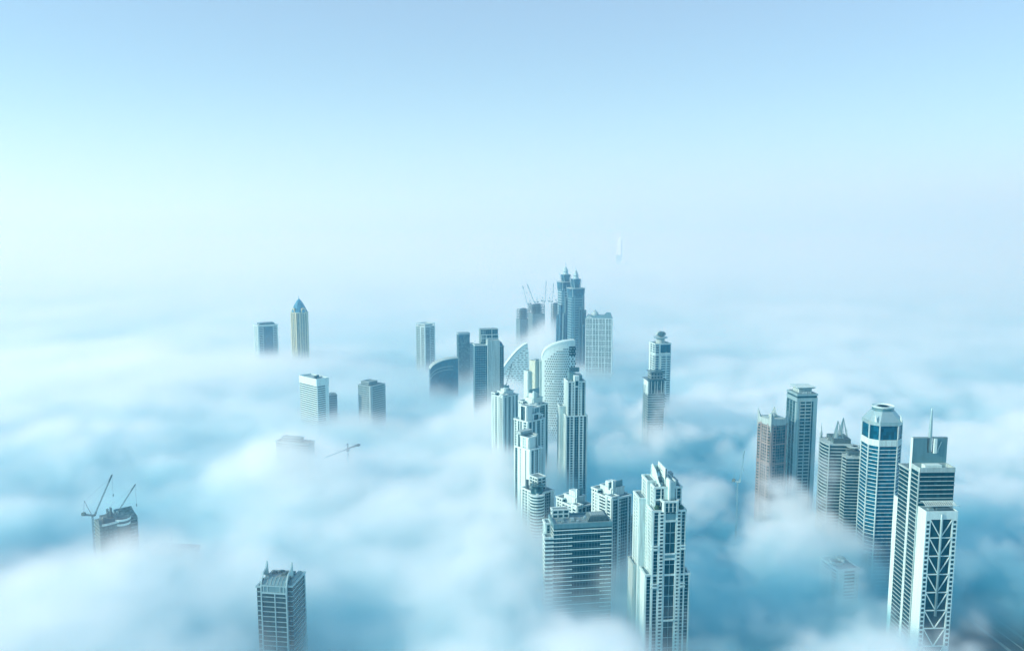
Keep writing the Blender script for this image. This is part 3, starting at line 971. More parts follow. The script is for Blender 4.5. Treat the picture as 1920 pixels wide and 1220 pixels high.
# three-slab tower
S = Site(915, 1480, 690)
T = S.thing('triple_slab_tower', 'tower of blue glass slab, blank white slab and dark glass side with open grid crown', 'tower', rel=10)
zl, zc, zk = S.z(647, -10), S.z(638, -13), S.z(617, 8)
block(T, rect(22, 22, -14.4, 0), 0, zl, [[(0, 1, 'g')], [], [], [(0, 1, 'g')]], 4.2, 'blue', 'white', cap=.8)
MB().box(-3.2, 19, -15, 9, 0, zc).build('blank_wall', 'pale', T)
MB().box(-3.6, -2.9, -15.4, -14.4, 0, zc + 1).build('wall_edge', 'white', T)
block(T, rect(8, 24, 23.1, 1), 0, S.z(650, -10), [(0, 1, 'g')], 4.2, 'deep', 'grey', cap=.8)
MB().wedge_x([(-11, S.z(650, -10)), (9, S.z(650, -10)), (9, S.z(642, 0)), (-2, S.z(644, 0))], 19.2, 26).build('side_cap', 'blue', T)
block(T, rect(32, 14, 3, 10), zl - 20, zk, [[(0, .3, 'P'), (.3, .62, 'g'), (.62, .68, 'w'), (.68, 1, 'g')], [(0, 1, 'g')], [], [(0, 1, 'P')]], 4.4, 'blue', 'pale', cap=.9)
m = MB()
for x in (-12, -3, 7.5, 18.6):
    m.box(x - .5, x + .5, -2.5, -1.5, zc - 4, zc + 9)
m.box(-12.5, 19, -2.4, -1.6, zc + 8, zc + 9.2)
m.box(-12.5, 19, -2.4, -1.6, zc + 2, zc + 3)
m.build('crown_grid', 'white', T)
MB().box(-2, 4, -11, -4, zc, zc + 2.5).build('plant_room', 'grey', T)

S = Site(869, 1900, 655)
T = S.thing('notched_dark_tower', 'small dark blue tower with diagonally cut top behind the wedge of glass', 'tower', rel=14)
zt = S.z(624, -6)
m = MB().wedge([(-14, 0), (13, 0), (13, zt), (-14, zt)], -9, 9)
m.build('wall', 'dull', T)
MB().wedge([(-14.2, zt - 4), (-2, zt - 20), (-2, zt - 4)], -9.6, -9.02).build('recess', 'blue', T)
MB().box(-14.6, 13.6, -9.8, 9.6, zt - 3.5, zt + .6).build('parapet', 'grey', T)
block(T, rect(11, 14, 18.6, 0), 0, S.z(645, -4), [(0, 1, 's')], 4.4, 'blue', 'grey', cap=.8)

S = Site(834, 1800, 690)
T = S.thing('sail_wedge_building', 'dark blue glass wedge rising to the right with curved roof and pale curved lines', 'building', rel=8)
zt = S.z(672, -10)
zl = S.z(690, -10)
top = []
for i in range(13):
    t = i / 12
    top.append((28 - 62 * t, zt - (zt - zl) * (1 - math.sqrt(max(0, 1 - t * t * .96))) * 1.3))
MB().wedge(([(-34, 0), (28, 0)] + top)[::1][::-1][::-1], -12, 12).build('glazing', 'blue', T)
m = MB()
for a, b in zip(top, top[1:]):
    m.loft([[(q[0], -12.6, q[1] - .6), (q[0], -12.6, q[1] + 1.0), (q[0], 12.6, q[1] + 1.0), (q[0], 12.6, q[1] - .6)] for q in (a, b)])
m.build('roof_edge', 'pale', T)
for dz in (14, 21):
    m = MB()
    for a, b in zip(top, top[1:]):
        m.bar((a[0] * .8 - 6, -12.3, min(a[1], zt) - dz - (a[0] + 34) * .06), (b[0] * .8 - 6, -12.3, b[1] - dz - (b[0] + 34) * .06), .55)
    m.build('curved_line', 'pale', T)

S = Site(798, 2070, 635)
T = S.thing('balcony_glass_tower', 'pale tower with glass centre strip between balcony bands and open frame on its roof', 'tower', rel=42)
zt = S.z(612, -8)
block(T, rect(34, 32), 0, zt, [[(0, .06, 'w'), (.06, .5, 'G'), (.5, .95, 'b'), (.95, 1, 'w')], [(0, 1, 'b')], [], [(0, .5, 'b'), (.5, .56, 'w'), (.56, .95, 'b'), (.95, 1, 'w')]], 4.4, 'dull', 'white', cap=1.4)
z2 = S.z(605, 0)
MB().prism(rect(26, 24, 2, 2), zt, z2 - 2).build('penthouse', 'pale', T)
MB().loft([[(x, y, z) for x, y in rect(w, w)] for w, z in ((34, z2 - 2.2), (35, z2), (30, z2), (30, z2 - 2.2))], cap=False).build('roof_frame', 'white', T)
for sx in (-1, 1):
    for sy in (-1, 1):
        MB().box(sx * 16 - 1, sx * 16 + 1, sy * 15 - 1, sy * 15 + 1, zt, z2 - 2.2).build('frame_post', 'white', T)

# tan tower with glass pyramid crown
S = Site(562, 2050, 610)
T = S.thing('pyramid_crown_tower', 'tan ribbed stone tower with stepped blue glass pyramid roof and needle spire', 'tower', rel=34)
zt = S.z(586, -12)
pk = S.z(560, 0)
pol = chamfer(34, 34, 5)
block(T, pol, 0, zt, [[(0, .14, 'w'), (.14, .28, 'v'), (.3, .34, 'w'), (.34, .66, 'P'), (.66, .7, 'w'), (.72, .86, 'v'), (.86, 1, 'w')], [(0, 1, 'v')]], 4, 'dull', 'tan', cap=1.2)
nst = 7
for k in range(nst):
    t0, t1 = k / nst, (k + 1) / nst
    s0, s1 = 33 * (1 - t0) ** .75, 33 * (1 - t1) ** .75
    z0_, z1_ = zt + (pk - zt) * t0, zt + (pk - zt) * t1
    MB().prism(chamfer(s0, s0, s0 * .15), z0_, z1_ + .6, chamfer(s1 + 1.6, s1 + 1.6, (s1 + 1.6) * .15)).build('crown_step', 'copper', T)
MB().lathe([(1, pk - 1), (.8, pk + 3), (.1, S.z(553, 0))], 8).build('spire', 'slate', T)
for ax in (0, 1):
    prof = [(-6, zt - 2), (6, zt - 2)] + [(6 * math.cos(math.pi * i / 10), zt + 6 + 6 * math.sin(math.pi * i / 10)) for i in range(11)]
    a = MB().wedge(prof, -18.4, -15) if ax == 0 else MB().wedge_x(prof, -18.4, -15)
    g = a.build('arch_gable', 'tan', T)
    prof = [(x * .6, zt + 3 + (z - zt - 3) * .6) for x, z in prof]
    a = MB().wedge(prof, -18.7, -16) if ax == 0 else MB().wedge_x(prof, -18.7, -16)
    a.build('arch_window', 'copper', g)

S = Site(500, 2085, 650)
T = S.thing('broad_glass_tower', 'broad blue glass tower with white striped corners and flat box crown, left of pyramid-roofed one', 'tower', rel=16)
zt = S.z(611, -14)
block(T, rect(50, 34), 0, zt, [[(0, .04, 'w'), (.04, .26, 'b'), (.28, .74, 'g'), (.76, .96, 'b'), (.96, 1, 'w')], [(0, 1, 's')], [], [(0, .1, 'w'), (.1, .9, 'p'), (.9, 1, 'w')]], 4.4, 'blue', 'white', cap=2.2)
MB().box(-12, 13, -17.6, -16.9, zt - 62, zt - 4).build('glass_bay', 'blue', T)
MB().prism(rect(50, 34), zt + 1, zt + 3.4, rect(40, 24)).build('roof_slope', 'pale', T)
MB().prism(rect(39, 23), zt + 3.4, S.z(604, 0), rect(36, 21)).build('crown_box', 'dull', T)

S = Site(589, 1500, 730)
T = S.thing('striped_white_building', 'bright white block with long banded flank and blank top storey, half sunk in fog', 'building', rel=33)
zt = S.z(707, -10)
block(T, rect(25, 56), 0, zt - 13, [[(0, .05, 'w'), (.05, .72, 's'), (.72, 1, 'w')], [(0, 1, 's')], [], [(0, 1, 's')]], 4.0, 'deep', 'bright', cap=0)
q = rect(26.4, 57.4)
MB().loft([[(x, y, zt - 13) for x, y in q], [(x, y, zt) for x, y in q], [(x, y, zt) for x, y in grow(q, -1)], [(x, y, zt - 2) for x, y in grow(q, -1)]], cap=False).build('top_storey', 'bright', T)
MB().prism(grow(q, -.95), zt - 2.5, zt - 2).build('roof', 'grey', T)
for i in range(5):
    MB().box(-6 + i * 3, -4 + i * 3, -14 + i * 2, -9 + i * 2, zt - 2, zt + 2).build('roof_plant', 'dark', T)
S = Site(622, 1560, 745)
T = S.thing('small_dark_block', 'small dark block just showing right of the bright striped white building', 'building', rel=12)
block(T, rect(16, 20), 0, S.z(740, -6), [(0, 1, 's')], 4.4, 'blue', 'grey', cap=1)
MB().box(-5, 4, -4, 5, S.z(740, -6) + .3, S.z(736, 0)).build('plant_room', 'grey', T)

S = Site(697, 1500, 740)
T = S.thing('twin_wing_block', 'grey-green two-winged block with raised middle roof, alone in the fog left of centre', 'building', rel=44)
zt = S.z(722, -8)
block(T, rect(36, 32), 0, zt, [[(0, .12, 'w'), (.12, 1, 's')], [(0, 1, 'p')], [], [(0, .88, 'p'), (.88, 1, 'w')]], 4, 'dull', 'grey', cap=1)
block(T, rect(20, 20, -2, 4), zt, S.z(714, 0), [(0, 1, 'p')], 4, 'dull', 'grey', cap=1)
block(T, rect(10, 22, 23.5, 4), 0, zt - 7, [(0, 1, 's')], 4, 'dull', 'grey', cap=1)
roof_kit(T, rect(30, 26), zt, 91, 5)

S = Site(554, 1160, 835)
T = S.thing('long_low_block', 'long low curved grey block barely breaking the fog beside hammerhead crane', 'building', rel=58)
zt = S.z(830, -8)
pl = [(-9, 26), (-12, 8), (-12.5, -10), (-10, -26), (8, -26), (8, 26)]
block(T, pl, 0, zt, [[(0, 1, 's')]], 3.8, 'dull', 'grey', cap=1.4)
block(T, rect(9, 30, 0, 4), zt, zt + 6, [(0, 1, 's')], 3, 'dull', 'grey', cap=.8)
roof_kit(T, rect(12, 40), zt, 92, 4)

# ------------------------------------------------------------------ far group
def marquis(S, label, zsh, zcr, zsp, rel, buttress, tone):
    T = S.thing('spired_hotel_tower', label, 'tower', rel=rel, group='twin hotel towers with flared crowns')
    w = 33
    pol = chamfer(w, w, 5)
    block(T, pol, 0, zsh, [[(0, .06, 'w'), (.06, .94, 's'), (.94, 1, 'w')], [(0, 1, 'g')], [(0, 1, 's')], [(0, 1, 'g')]], 6.2, 'blue', tone, cap=0)
    MB().prism(grow(pol, -1), zsh - 34, zsh, grow(pol, 2.4)).build('crown_flare', 'blue', T)
    MB().prism(grow(pol, 2.6), zsh, zsh + 1.6).build('crown_ledge', 'pale', T)
    MB().prism(chamfer(17, 17, 4), zsh + 1.6, zcr - 2, chamfer(22, 22, 4)).build('crown_lantern', 'blue', T)
    for sx in (-1, 1):
        for sy in (-1, 1):
            MB().prism([(sx * 8, sy * 8 - 1), (sx * 8 + 1.2, sy * 8), (sx * 8, sy * 8 + 1), (sx * 8 - 1.2, sy * 8)], zsh + 1.6, zcr + 2, [(sx * 12, sy * 12 - .3), (sx * 12 + .3, sy * 12), (sx * 12, sy * 12 + .3), (sx * 12 - .3, sy * 12)]).build('crown_horn', 'silver', T)
            MB().bar((sx * 15, sy * 15, zsh - 20), (sx * 17.5, sy * 17.5, zsh + 7), 1.4, .3).build('flare_horn', 'silver', T)
    MB().lathe([(8.5, zcr - 2), (7, zcr + 1), (5.8, zcr + 4), (7.2, zcr + 6), (5.5, zcr + 10), (2.2, zcr + 16), (.9, zcr + 20)], 12).build('dome', 'silver', T)
    MB().lathe([(.95, zcr + 19), (.7, (zcr + zsp) / 2), (.25, zsp)], 8).build('spire', 'grey', T)
    for i, (x, y, ww, d, z, lean) in enumerate(buttress):
        MB().prism(rect(ww, d, x + lean, y), 0, z, rect(ww * .7, d * .9, x, y)).build('buttress', 'slate' if i % 2 else 'blue', T)
        MB().prism(rect(ww * .5, .8, x + lean, y - d / 2 - .2), 0, z - 6, rect(ww * .35, .8, x, y - d * .45 - .2)).build('buttress_glazing', 'blue', T)
    return T


S = Site(1079, 2050, 600)
marquis(S, 'nearer of two spired blue glass hotel towers with flared crown, standing in front and right', S.z(541, -10), S.z(521, 0), S.z(496, 0), 26,
        [(16.5, -6, 8, 9, S.z(553, 0), 1), (17, -15.5, 8, 8, S.z(580, 0), 2.5), (17.5, 5, 8, 9, S.z(572, 0), 2), (4, -17, 9, 6, S.z(575, 0), 0), (18, -22, 8, 8, S.z(632, 0), 3), (11, -21, 6, 6, S.z(606, 0), 1)], 'slate')
S = Site(1060, 2110, 600)
marquis(S, 'farther of two spired hotel towers, paler with banded shaft, behind and left of its twin', S.z(529, -10), S.z(513, 0), S.z(489, 0), 26,
        [(-17, -8, 8, 12, S.z(570, 0), -3), (-6, -18, 10, 6, S.z(556, 0), 0), (-17, 6, 9, 10, S.z(590, 0), -4), (-14, -20, 7, 7, S.z(585, 0), -2)], 'silver')

S = Site(1123, 1980, 640)
T = S.thing('gridded_slab_tower', 'wide blue-grey slab tower with white window grid, mansard roof and small dome', 'tower', rel=-3)
zt = S.z(597, -12)
W = 31
MB().box(-W, W, -13, 13, 0, zt).build('glazing', 'dull', T)
m = MB()
for i in range(9):
    x = -W + i * 2 * W / 8
    w = 1.2 if i % 2 == 0 else .8
    m.box(x - w, x + w, -14, 14, 0, zt)
for i in range(8):
    x = -W + (i + .5) * 2 * W / 8
    m.box(x - .35, x + .35, -13.5, -12.8, 0, zt)
for k in range(14):
    z = zt - k * 13.4
    m.box(-W - 1, W + 1, -13.8, 13.8, z - .9, z + .9)
for k in range(60):
    z = zt - k * 4.47
    if z > 10:
        m.box(-W, W, -13.4, -12.9, z - .45, z + .45)
for y in (-9, -4.5, 0, 4.5, 9):
    m.box(-W - .8, W + .8, y - .8, y + .8, 0, zt)
m.build('facade_grid', 'white', T)
MB().prism(rect(2 * W + 1.6, 27), zt + .9, S.z(590, 0), rect(2 * W - 6, 19)).build('mansard_roof', 'slate', T)
MB().prism(rect(14, 24, -W + 8, -1.5), zt + 1, zt + 6, rect(7, 22, -W + 8, -1.5)).build('roof_gable', 'pale', T)
zr = S.z(590, 0)
MB().lathe([(9, zr - 3), (9, zr + 1), (8, zr + 4), (4.6, zr + 8), (1.2, zr + 11), (0, zr + 14)], 16, -10, -2).build('dome', 'pale', T, True)
MB().prism(rect(18, 16, 20, 0), zr - .5, zr + 6, rect(10, 10, 22, 0)).build('roof_pavilion', 'slate', T)

# unfinished towers and their cranes
def unfinished(S, name, label, w, d, py, rel, slabs=8, fins=True, body='dull'):
    T = S.thing(name, label, 'tower', rel=rel)
    zt = S.z(py, -5)
    zc = zt - slabs * 4.5
    block(T, rect(w, d), 0, zc, [(0, 1, 'v')], 4.5, body, 'pale', cap=0)
    for k in range(slabs):
        z = zc + k * 4.5
        MB().prism(rect(w + 1 - k * .3, d + 1 - k * .3), z + 3.9, z + 4.5).build('floor_slab', 'raw', T)
    for x in (-w / 2 + 1.5, -w / 6, w / 6, w / 2 - 1.5):
        for y in (-d / 2 + 1.5, d / 2 - 1.5):
            MB().box(x - .6, x + .6, y - .6, y + .6, zc, zt).build('column', 'raw', T)
    MB().box(-w * .22, w * .22, -d * .2, d * .2, zc, zt + 3).build('lift_core', 'dull', T)
    return T, zt


def luffing_crane(x, y, zb, zcab, jib_end, label, r=.35, mw=2.2, back=9, group=None, tone='crane'):
    """mast from zb up to the cab at zcab, jib up to jib_end (offsets from cab)"""
    T = thing('luffing_crane', label, 'crane', (x, y, zb), 0, group)
    h = zcab - zb
    MB().lattice((0, 0, 0), (0, 0, h), mw, mw * 1.6, r * .6).build('mast', tone, T)
    j = Vector(jib_end)
    d = Vector((j.x, j.y, 0)).normalized()
    MB().bar((0, 0, h), (0, 0, h + 1.2), mw * .8, None, 10).build('slew_ring', tone, T)
    q = Vector((-d.y, d.x, 0))
    c = -d * back
    m = MB()
    m.loft([[tuple(Vector((0, 0, h + 1.2 + zz)) + d * a + q * b) for a, b in ((3.5, -1.3), (3.5, 1.3), (-back, 1.3), (-back, -1.3))] for zz in (0, 1.3)])
    m.build('machinery_deck', tone, T)
    m = MB()
    m.loft([[tuple(Vector((0, 0, h + 1.0 + zz)) + d * a + q * b) for a, b in ((-back + 3, -1.7), (-back + 3, 1.7), (-back - .6, 1.7), (-back - .6, -1.7))] for zz in (0, 3.4)])
    m.build('counterweight', 'raw', T)
    m = MB()
    m.loft([[tuple(Vector((0, 0, h + 2.5 + zz)) + d * a + q * b) for a, b in ((3.6, 1.4), (3.6, 3.2), (1.4, 3.2), (1.4, 1.4))] for zz in (0, 2.2)])
    m.build('cab', 'steel', T)
    o = Vector((0, 0, h + 2.5))
    f = o + d * 3
    tip = o + j
    MB().lattice(f, tip, mw * .75, mw * 1.8, r * .5).build('jib', tone, T)
    MB().bar(tip - (tip - f).normalized() * 9, tip, mw * .55).build('jib_head', tone, T)
    ap = o - d * (back * .75) + Vector((0, 0, back * 1.3))
    m = MB()
    m.bar(o - d * 1, ap, r * 1.1)
    m.bar(o - d * back * .9, ap, r * .8)
    m.build('a_frame', tone, T)
    m = MB().bar(ap, f.lerp(tip, .93), .09)
    m.build('pendant', tone, T)
    hk = tip - Vector((0, 0, 22))
    MB().bar(tip, hk, .1).build('hoist_rope', tone, T)
    MB().bar(hk, hk - Vector((0, 0, 3)), .5).build('hook_block', tone, T)
    return T


S = Site(981, 2320, 590)
T, zt = unfinished(S, 'unfinished_tower', 'smaller left one of two unfinished concrete towers, low in fog left of spired hotels', 30, 30, 580, 20, 6)
luffing_crane(S.X + 14, S.Y - 5, zt - 20, S.z(571, -5), (-16, -8, 52), 'thin crane over the smaller unfinished tower, jib up to the left', .4, tone='grey')
S = Site(1006, 2280, 600)
T, zt = unfinished(S, 'unfinished_tower', 'taller right one of two unfinished concrete towers with ribbed shaft, left of spired hotels', 36, 34, 572, 20, 5)
m = MB()
m.bar((-18, -12, zt + 3), (14, 8, zt + 2), 1.0)
m.bar((-4, -10, zt + 5), (17, -8, zt + 4), .8)
m.build('roof_gantry', 'crane', T)
MB().box(-19, -17, -15, 4, zt - 14, zt).build('screen_frame', 'crane', T)
luffing_crane(S.X - 4, S.Y, zt - 20, S.z(568, 0), (-22, -6, 50), 'thin crane on the taller unfinished tower, jib leaning up left', .4, tone='grey')
luffing_crane(S.X + 21, S.Y - 4, zt - 60, S.z(566, -4), (5, -4, 56), 'thin crane with near-upright jib on right edge of taller unfinished tower', .45, tone='grey')
S = Site(1041, 2260, 590)
T, zt = unfinished(S, 'unfinished_tower', 'narrow unfinished tower with curved roof arm, close beside left flank of farther spired hotel', 16, 22, 570, 22, 9)
m = MB()
prev = None
for i in range(7):
    a = math.pi * (.05 + .5 * i / 6)
    p = (4 - 9 * (1 - math.sin(a)) + 2, 0, zt + 14 * math.cos(a) * .9)
    if prev:
        m.bar(prev, p, .9)
    prev = p
m.build('roof_arm', 'crane', T)
luffing_crane(S.X - 11, S.Y - 5, zt - 60, S.z(567, -5), (6, -4, 50), 'thin crane with near-upright jib between taller unfinished tower and spired hotels', .45, tone='grey')

# disc-capped tower and the unfinished one before it
S = Site(1237, 1450, 690)
T = S.thing('disc_cap_tower', 'white banded tower with dark glass top panel and round disc cap bearing slanted letter H', 'tower', rel=22)
zt = S.z(645, -12)
block(T, rect(29, 27), 0, zt, [[(0, .24, 'b'), (.24, .34, 'w'), (.34, .68, 's'), (.68, .74, 'w'), (.74, 1, 's')], [(0, 1, 's')], [], [(0, .2, 'w'), (.2, .5, 'b'), (.5, .6, 'w'), (.6, .95, 'b')]], 4.2, 'blue', 'white', cap=1.4)
MB().box(-5, 12.5, -14.8, -13.9, zt - 14, zt - .6).build('top_panel', 'blue', T)
MB().box(-14.8, 14.8, -15.2, 13.6, zt - 19, zt - 15.4).build('belt', 'white', T)
m = MB()
for k in range(24):
    z0_, z1_ = zt - 22 - k * 4, zt - 26 - k * 4
    f = lambda z: -4 - 5.5 * ((zt - 22 - z) / 100) ** 1.6
    m.bar((f(z0_), -14.9, z0_), (f(z1_), -14.9, z1_), .9)
m.build('curved_fin', 'white', T)
MB().lathe([(8.5, zt), (7.5, zt + 5), (7.5, zt + 9)], 20).build('cap_drum', 'pale', T)
MB().lathe([(0, zt + 9), (11.5, zt + 9.4), (13, zt + 10.6), (11.8, zt + 11.8), (0, zt + 12)], 28).build('cap_disc', 'silver', T)
MB().lathe([(5.5, zt + 12), (5.5, zt + 13)], 16).build('cap_neck', 'grey', T)
m = MB()
n = 24
ring = lambda s, y: [(8.6 * s * math.cos(2 * math.pi * i / n), y, zt + 17 + 4.6 * s * math.sin(2 * math.pi * i / n)) for i in range(n)]
m.loft([ring(.9, 5), ring(1, 3), ring(1, -3), ring(.9, -5)])
LG = m.build('cap_emblem', 'pale', T)
m = MB()
for i in range(n):
    a, b = ring(.86, -5.2)[i], ring(.86, -5.2)[(i + 1) % n]
    m.bar(a, b, .5)
m.bar((-4.4, -5.3, zt + 14.2), (-1.6, -5.3, zt + 20), .8)
m.bar((1.6, -5.3, zt + 14.2), (4.4, -5.3, zt + 20), .8)
m.bar((-3, -5.3, zt + 16.6), (3, -5.3, zt + 17.6), .7)
m.build('emblem_letter', 'dark', LG)

S = Site(1226, 1350, 745)
T = S.thing('unfinished_tower', 'dark unfinished tower with jutting roof slabs, in front of the disc-capped tower', 'tower', rel=16)
zt = S.z(712, -10)
block(T, rect(27, 26), 0, zt - 22, [(0, 1, 's')], 4.2, 'dull', 'grey', cap=0)
MB().box(-13.5, 13.5, -13, 13, zt - 22, zt - 1).build('upper_wall', 'dull', T)
m = MB()
for x in (-13, -9, -3, 1, 8, 12.4):
    m.box(x, x + 1.2, -13.6, -12.8, zt - 22, zt - 1)
m.build('pier', 'pale', T)
MB().box(-14.4, -13.52, -13, 13, zt - 24, zt - 1).build('side_panel', 'bright', T)
MB().prism(rect(30, 28), zt - 1, zt + .8, rect(34, 31)).build('roof_slab', 'dull', T)
block(T, rect(20, 18, 3, 4), zt + .8, zt + 11, [(0, 1, 'P')], 5, 'dull', 'grey', cap=0)
MB().prism(rect(22, 20, 3, 4), zt + 11, zt + 12.4, rect(26, 24, 3, 4)).build('roof_slab', 'dull', T)
for k in range(5):
    MB().box(12, 18 - k * .4, -12, 8, zt - 28 - k * 4.4, zt - 27 - k * 4.4).build('floor_slab', 'raw', T)
MB().lattice((-19, -8, 0), (-19, -8, zt - 8), 3, 5, .3).build('hoist_mast', 'grey', T)

# faint sail hotel out on the coast
S = Site(1161, 6500, 455)
T = S.thing('sail_hotel', 'far pale sail-shaped hotel with slender mast, almost lost in haze near horizon', 'tower', rel=12)
zm = S.z(434, 0)
zsail = S.z(446, 0)
zb_ = S.z(478, 0)
m = MB()
rings = []
for i in range(13):
    t = i / 12
    z = zb_ + (zsail + 12 - zb_) * t
    x = 13 - 36 * math.sqrt(max(0, 1 - t ** 2.1))
    rings.append([(14, 9, z), (x, 0, z), (14, -9, z)])
m.loft(rings)
m.build('sail', 'sail', T)
MB().bar((17, 0, zb_ - 40), (17, 0, zm + 6), 2.2, .8, 6).build('mast', 'white', T)
MB().box(14.2, 19, -10, 10, zb_ - 40, zsail - 20).build('spine', 'slate', T)
MB().box(-24, 14, -10, 10, -5, zb_).build('lower_body', 'white', T)

# ------------------------------------------------------------------ left foreground
S = Site(527, 725, 1110)
T = S.thing('twin_fin_tower', 'dark teal banded tower with two upswept roof fins, alone in the fog at lower left', 'tower', rel=-24)
zr = S.z(1093, -14)
zf = S.z(1053, 4)
w, d = 25, 30
hw, hd = w / 2, d / 2
block(T, rect(w - 2, d), 0, zr - 8, [[(0, 1, 't'), (.52, .56, 'w')], [(0, 1, 't')], [], [(0, 1, 't')]], 4.6, 'deep', 'silver', cap=0)
for x in (-hw, hw - 1.2):                                                     # full-height edge fins sweeping up over the roof
    m = MB().wedge_x([(-hd - 1.3, 0), (-hd + 1.2, 0), (-hd + 1.2, zr - 4), (-hd + 4, zr + 6), (-hd + 9.6, zf - 8), (-hd + 11.5, zf - 11), (-hd + 15.5, zf - 11), (-hd + 14.2, zf + 3), (-hd + 9.5, zf - 3), (-hd + 4.5, zr + 7.5), (-hd + .4, zr + 2), (-hd - 1.0, zr - 3)], x, x + 1.2)
    m.build('roof_fin', 'silver', T)
    MB().wedge_x([(-hd + 1.3, zr - 10), (hd - 14, zr - 10), (hd - 15, zr - 2), (-hd + 9.2, zr + 1.5), (-hd + 3.6, zr + 3)], x + .3, x + .9).build('fin_screen', 'dull', T)
m = MB()
secs = [(-hd - .2, zr - 8), (-hd + .2, zr - 1.5), (-hd + 3.4, zr + 1.6), (-hd + 7, zr + 3.4)]
MB().loft([[(x, y, z) for y, z in secs] for x in (-hw + 1.3, hw - 1.3)], cap=False, closed=False).build('sloped_roof', 'slate', T)
m = MB()
for i in range(7):
    x = -hw + 2.2 + i * 3.4
    for (ya, za), (yb, zb2) in zip(secs[1:], secs[2:]):
        m.bar((x, ya - .15, za + .15), (x, yb - .15, zb2 + .15), .28)
m.build('roof_rib', 'pale', T)
m = MB()
m.box(-hw + 1.2, hw - 1.2, -hd - .9, -hd + .4, zr - 9.4, zr - 7.8)
m.box(-hw + 1.2, hw - 1.2, -hd - .7, -hd + .4, zr - 2.6, zr - 1.6)
for x in (-hw + 3, -hw + 6.5, hw - 6.5, hw - 3):
    m.box(x - .4, x + .4, -hd - .6, -hd + .3, zr - 8, zr - 2)
m.build('terrace_frame', 'silver', T)
MB().box(-hw + 1.3, hw - 1.3, -hd + 7, hd - 6, zr - 8, zr + 2.4).build('upper_hall', 'dull', T)
MB().box(-hw + 2, hw - 2, -hd + 8, hd - 8, zr + 2.4, zr + 3.2).build('roof', 'roof', T)
roof_kit(T, rect(w - 6, d - 16), zr + 3.0, 15, 5, 'dark')
block(T, rect(7, d - 6, -hw - 2.6, 2), 0, zr - 6, [(0, 1, 't')], 4.6, 'deep', 'silver', cap=.8)
block(T, rect(4, d, hw + 1.2, 3), 0, zr - 3, [[(0, 1, 't')], [(0, .94, 't'), (.94, 1, 'w')], [], []], 4.6, 'deep', 'silver', cap=1.2)
MB().prism([(hw - 1, -hd + 4), (hw + 2.6, -hd + 4), (hw + 2.6, hd), (hw - 1, hd)], zr - 1.6, zr + .6, [(hw - 1, -hd + 8), (hw + 1.6, -hd + 8), (hw + 1.6, hd - 1), (hw - 1, hd - 1)]).build('side_roof', 'slate', T)

S = Site(217, 885, 985)
T = S.thing('unfinished_tower', 'dark unfinished two-part tower with white curved balcony slabs and construction masts, far left', 'tower', rel=14)
zt = S.z(972, -10)
MB().box(-19, -1, -11, 11, 0, zt - 3).build('wall', 'raw', T)
m = MB()
for k in range(12):
    z = zt - 6 - k * 4.3
    m.box(-19.6, -.6, -11.7, 11.4, z - .5, z)
    for x in (-15, -10.5, -6):
        m.box(x - .4, x + .4, -11.5, -11, z - 4, z)
m.build('floor_slab', 'dark', T)
m = MB()
arc = [(-17 + 17 * i / 10, -12 - 2.4 * math.sin(math.pi * (.25 + i / 14)), zt - 3.4) for i in range(11)]
for a, b in zip(arc, arc[1:]):
    m.bar(a, b, 1.3)
m.build('edge_slab', 'white', T)
MB().box(-19.5, -16, -11.6, -4, zt - 3, zt + 1.6).build('formwork', 'crane', T)
MB().box(-14, -3, -9, 9, zt - 3, zt + 1).build('deck', 'dark', T)
for i, x in enumerate((-8, -4)):
    MB().lattice((x, -4 + i * 2, zt), (x - .6, -4 + i * 2, zt + 10.5), 1.6, 2.4, .3).build('climbing_mast', 'crane', T)
for zz, rr in ((zt - 2.4, 8.6), (zt - 7.6, 8.2)):
    arc = [(5.5 + rr * math.cos(math.pi * (1.05 + .9 * i / 12)), -7 + rr * math.sin(math.pi * (1.05 + .9 * i / 12)), zz) for i in range(13)]
    m = MB()
    m.loft([[(x, y, z - 1.1), (x, y, z + 1.1), (x, y + .7, z + 1.1), (x, y + .7, z - 1.1)] for x, y, z in arc])
    m.build('balcony_edge', 'bright', T)
MB().lathe([(7.6, 0), (7.6, zt - 2.6), (0, zt - 2.5)], 24, 5.5, -7).build('bay', 'dark', T)
MB().wedge_x([(-8, 0), (14, 0), (14, zt + 2.6), (4, zt - 1), (-8, zt - 3.6)], 2, 21).build('wall', 'dull', T)
m = MB()
for k in range(12):
    z = zt - 6 - k * 4.3
    m.box(2.2, 21.5, -8.6, 13.5, z - .5, z)
m.build('floor_slab', 'grey', T)
MB().bar((-12, -8, zt + 1.2), (-15, -9, zt + 3.4), 1.2).build('formwork', 'crane', T)
c, s_ = math.cos(S.rz), math.sin(S.rz)
xw, yw = S.X - 2.2 * c + 5 * s_, S.Y - 2.2 * s_ - 5 * c
xe, ze = at(256, 906, yw)
luffing_crane(xw, yw, zt - 1, zt + 1.5, (xe - xw, -3, ze - zt - 4), 'luffing crane on top of dark unfinished tower, jib slanting up right', .2, 1.3, 6)
x2, z2 = at(173, 962, 905)
xe, ze = at(213, 887, 905)
luffing_crane(x2, 905, 0, z2 - 4, (xe - x2, -4, ze - z2 + 1), 'luffing crane rising straight from fog left of dark unfinished tower', .2, 1.4, 12)

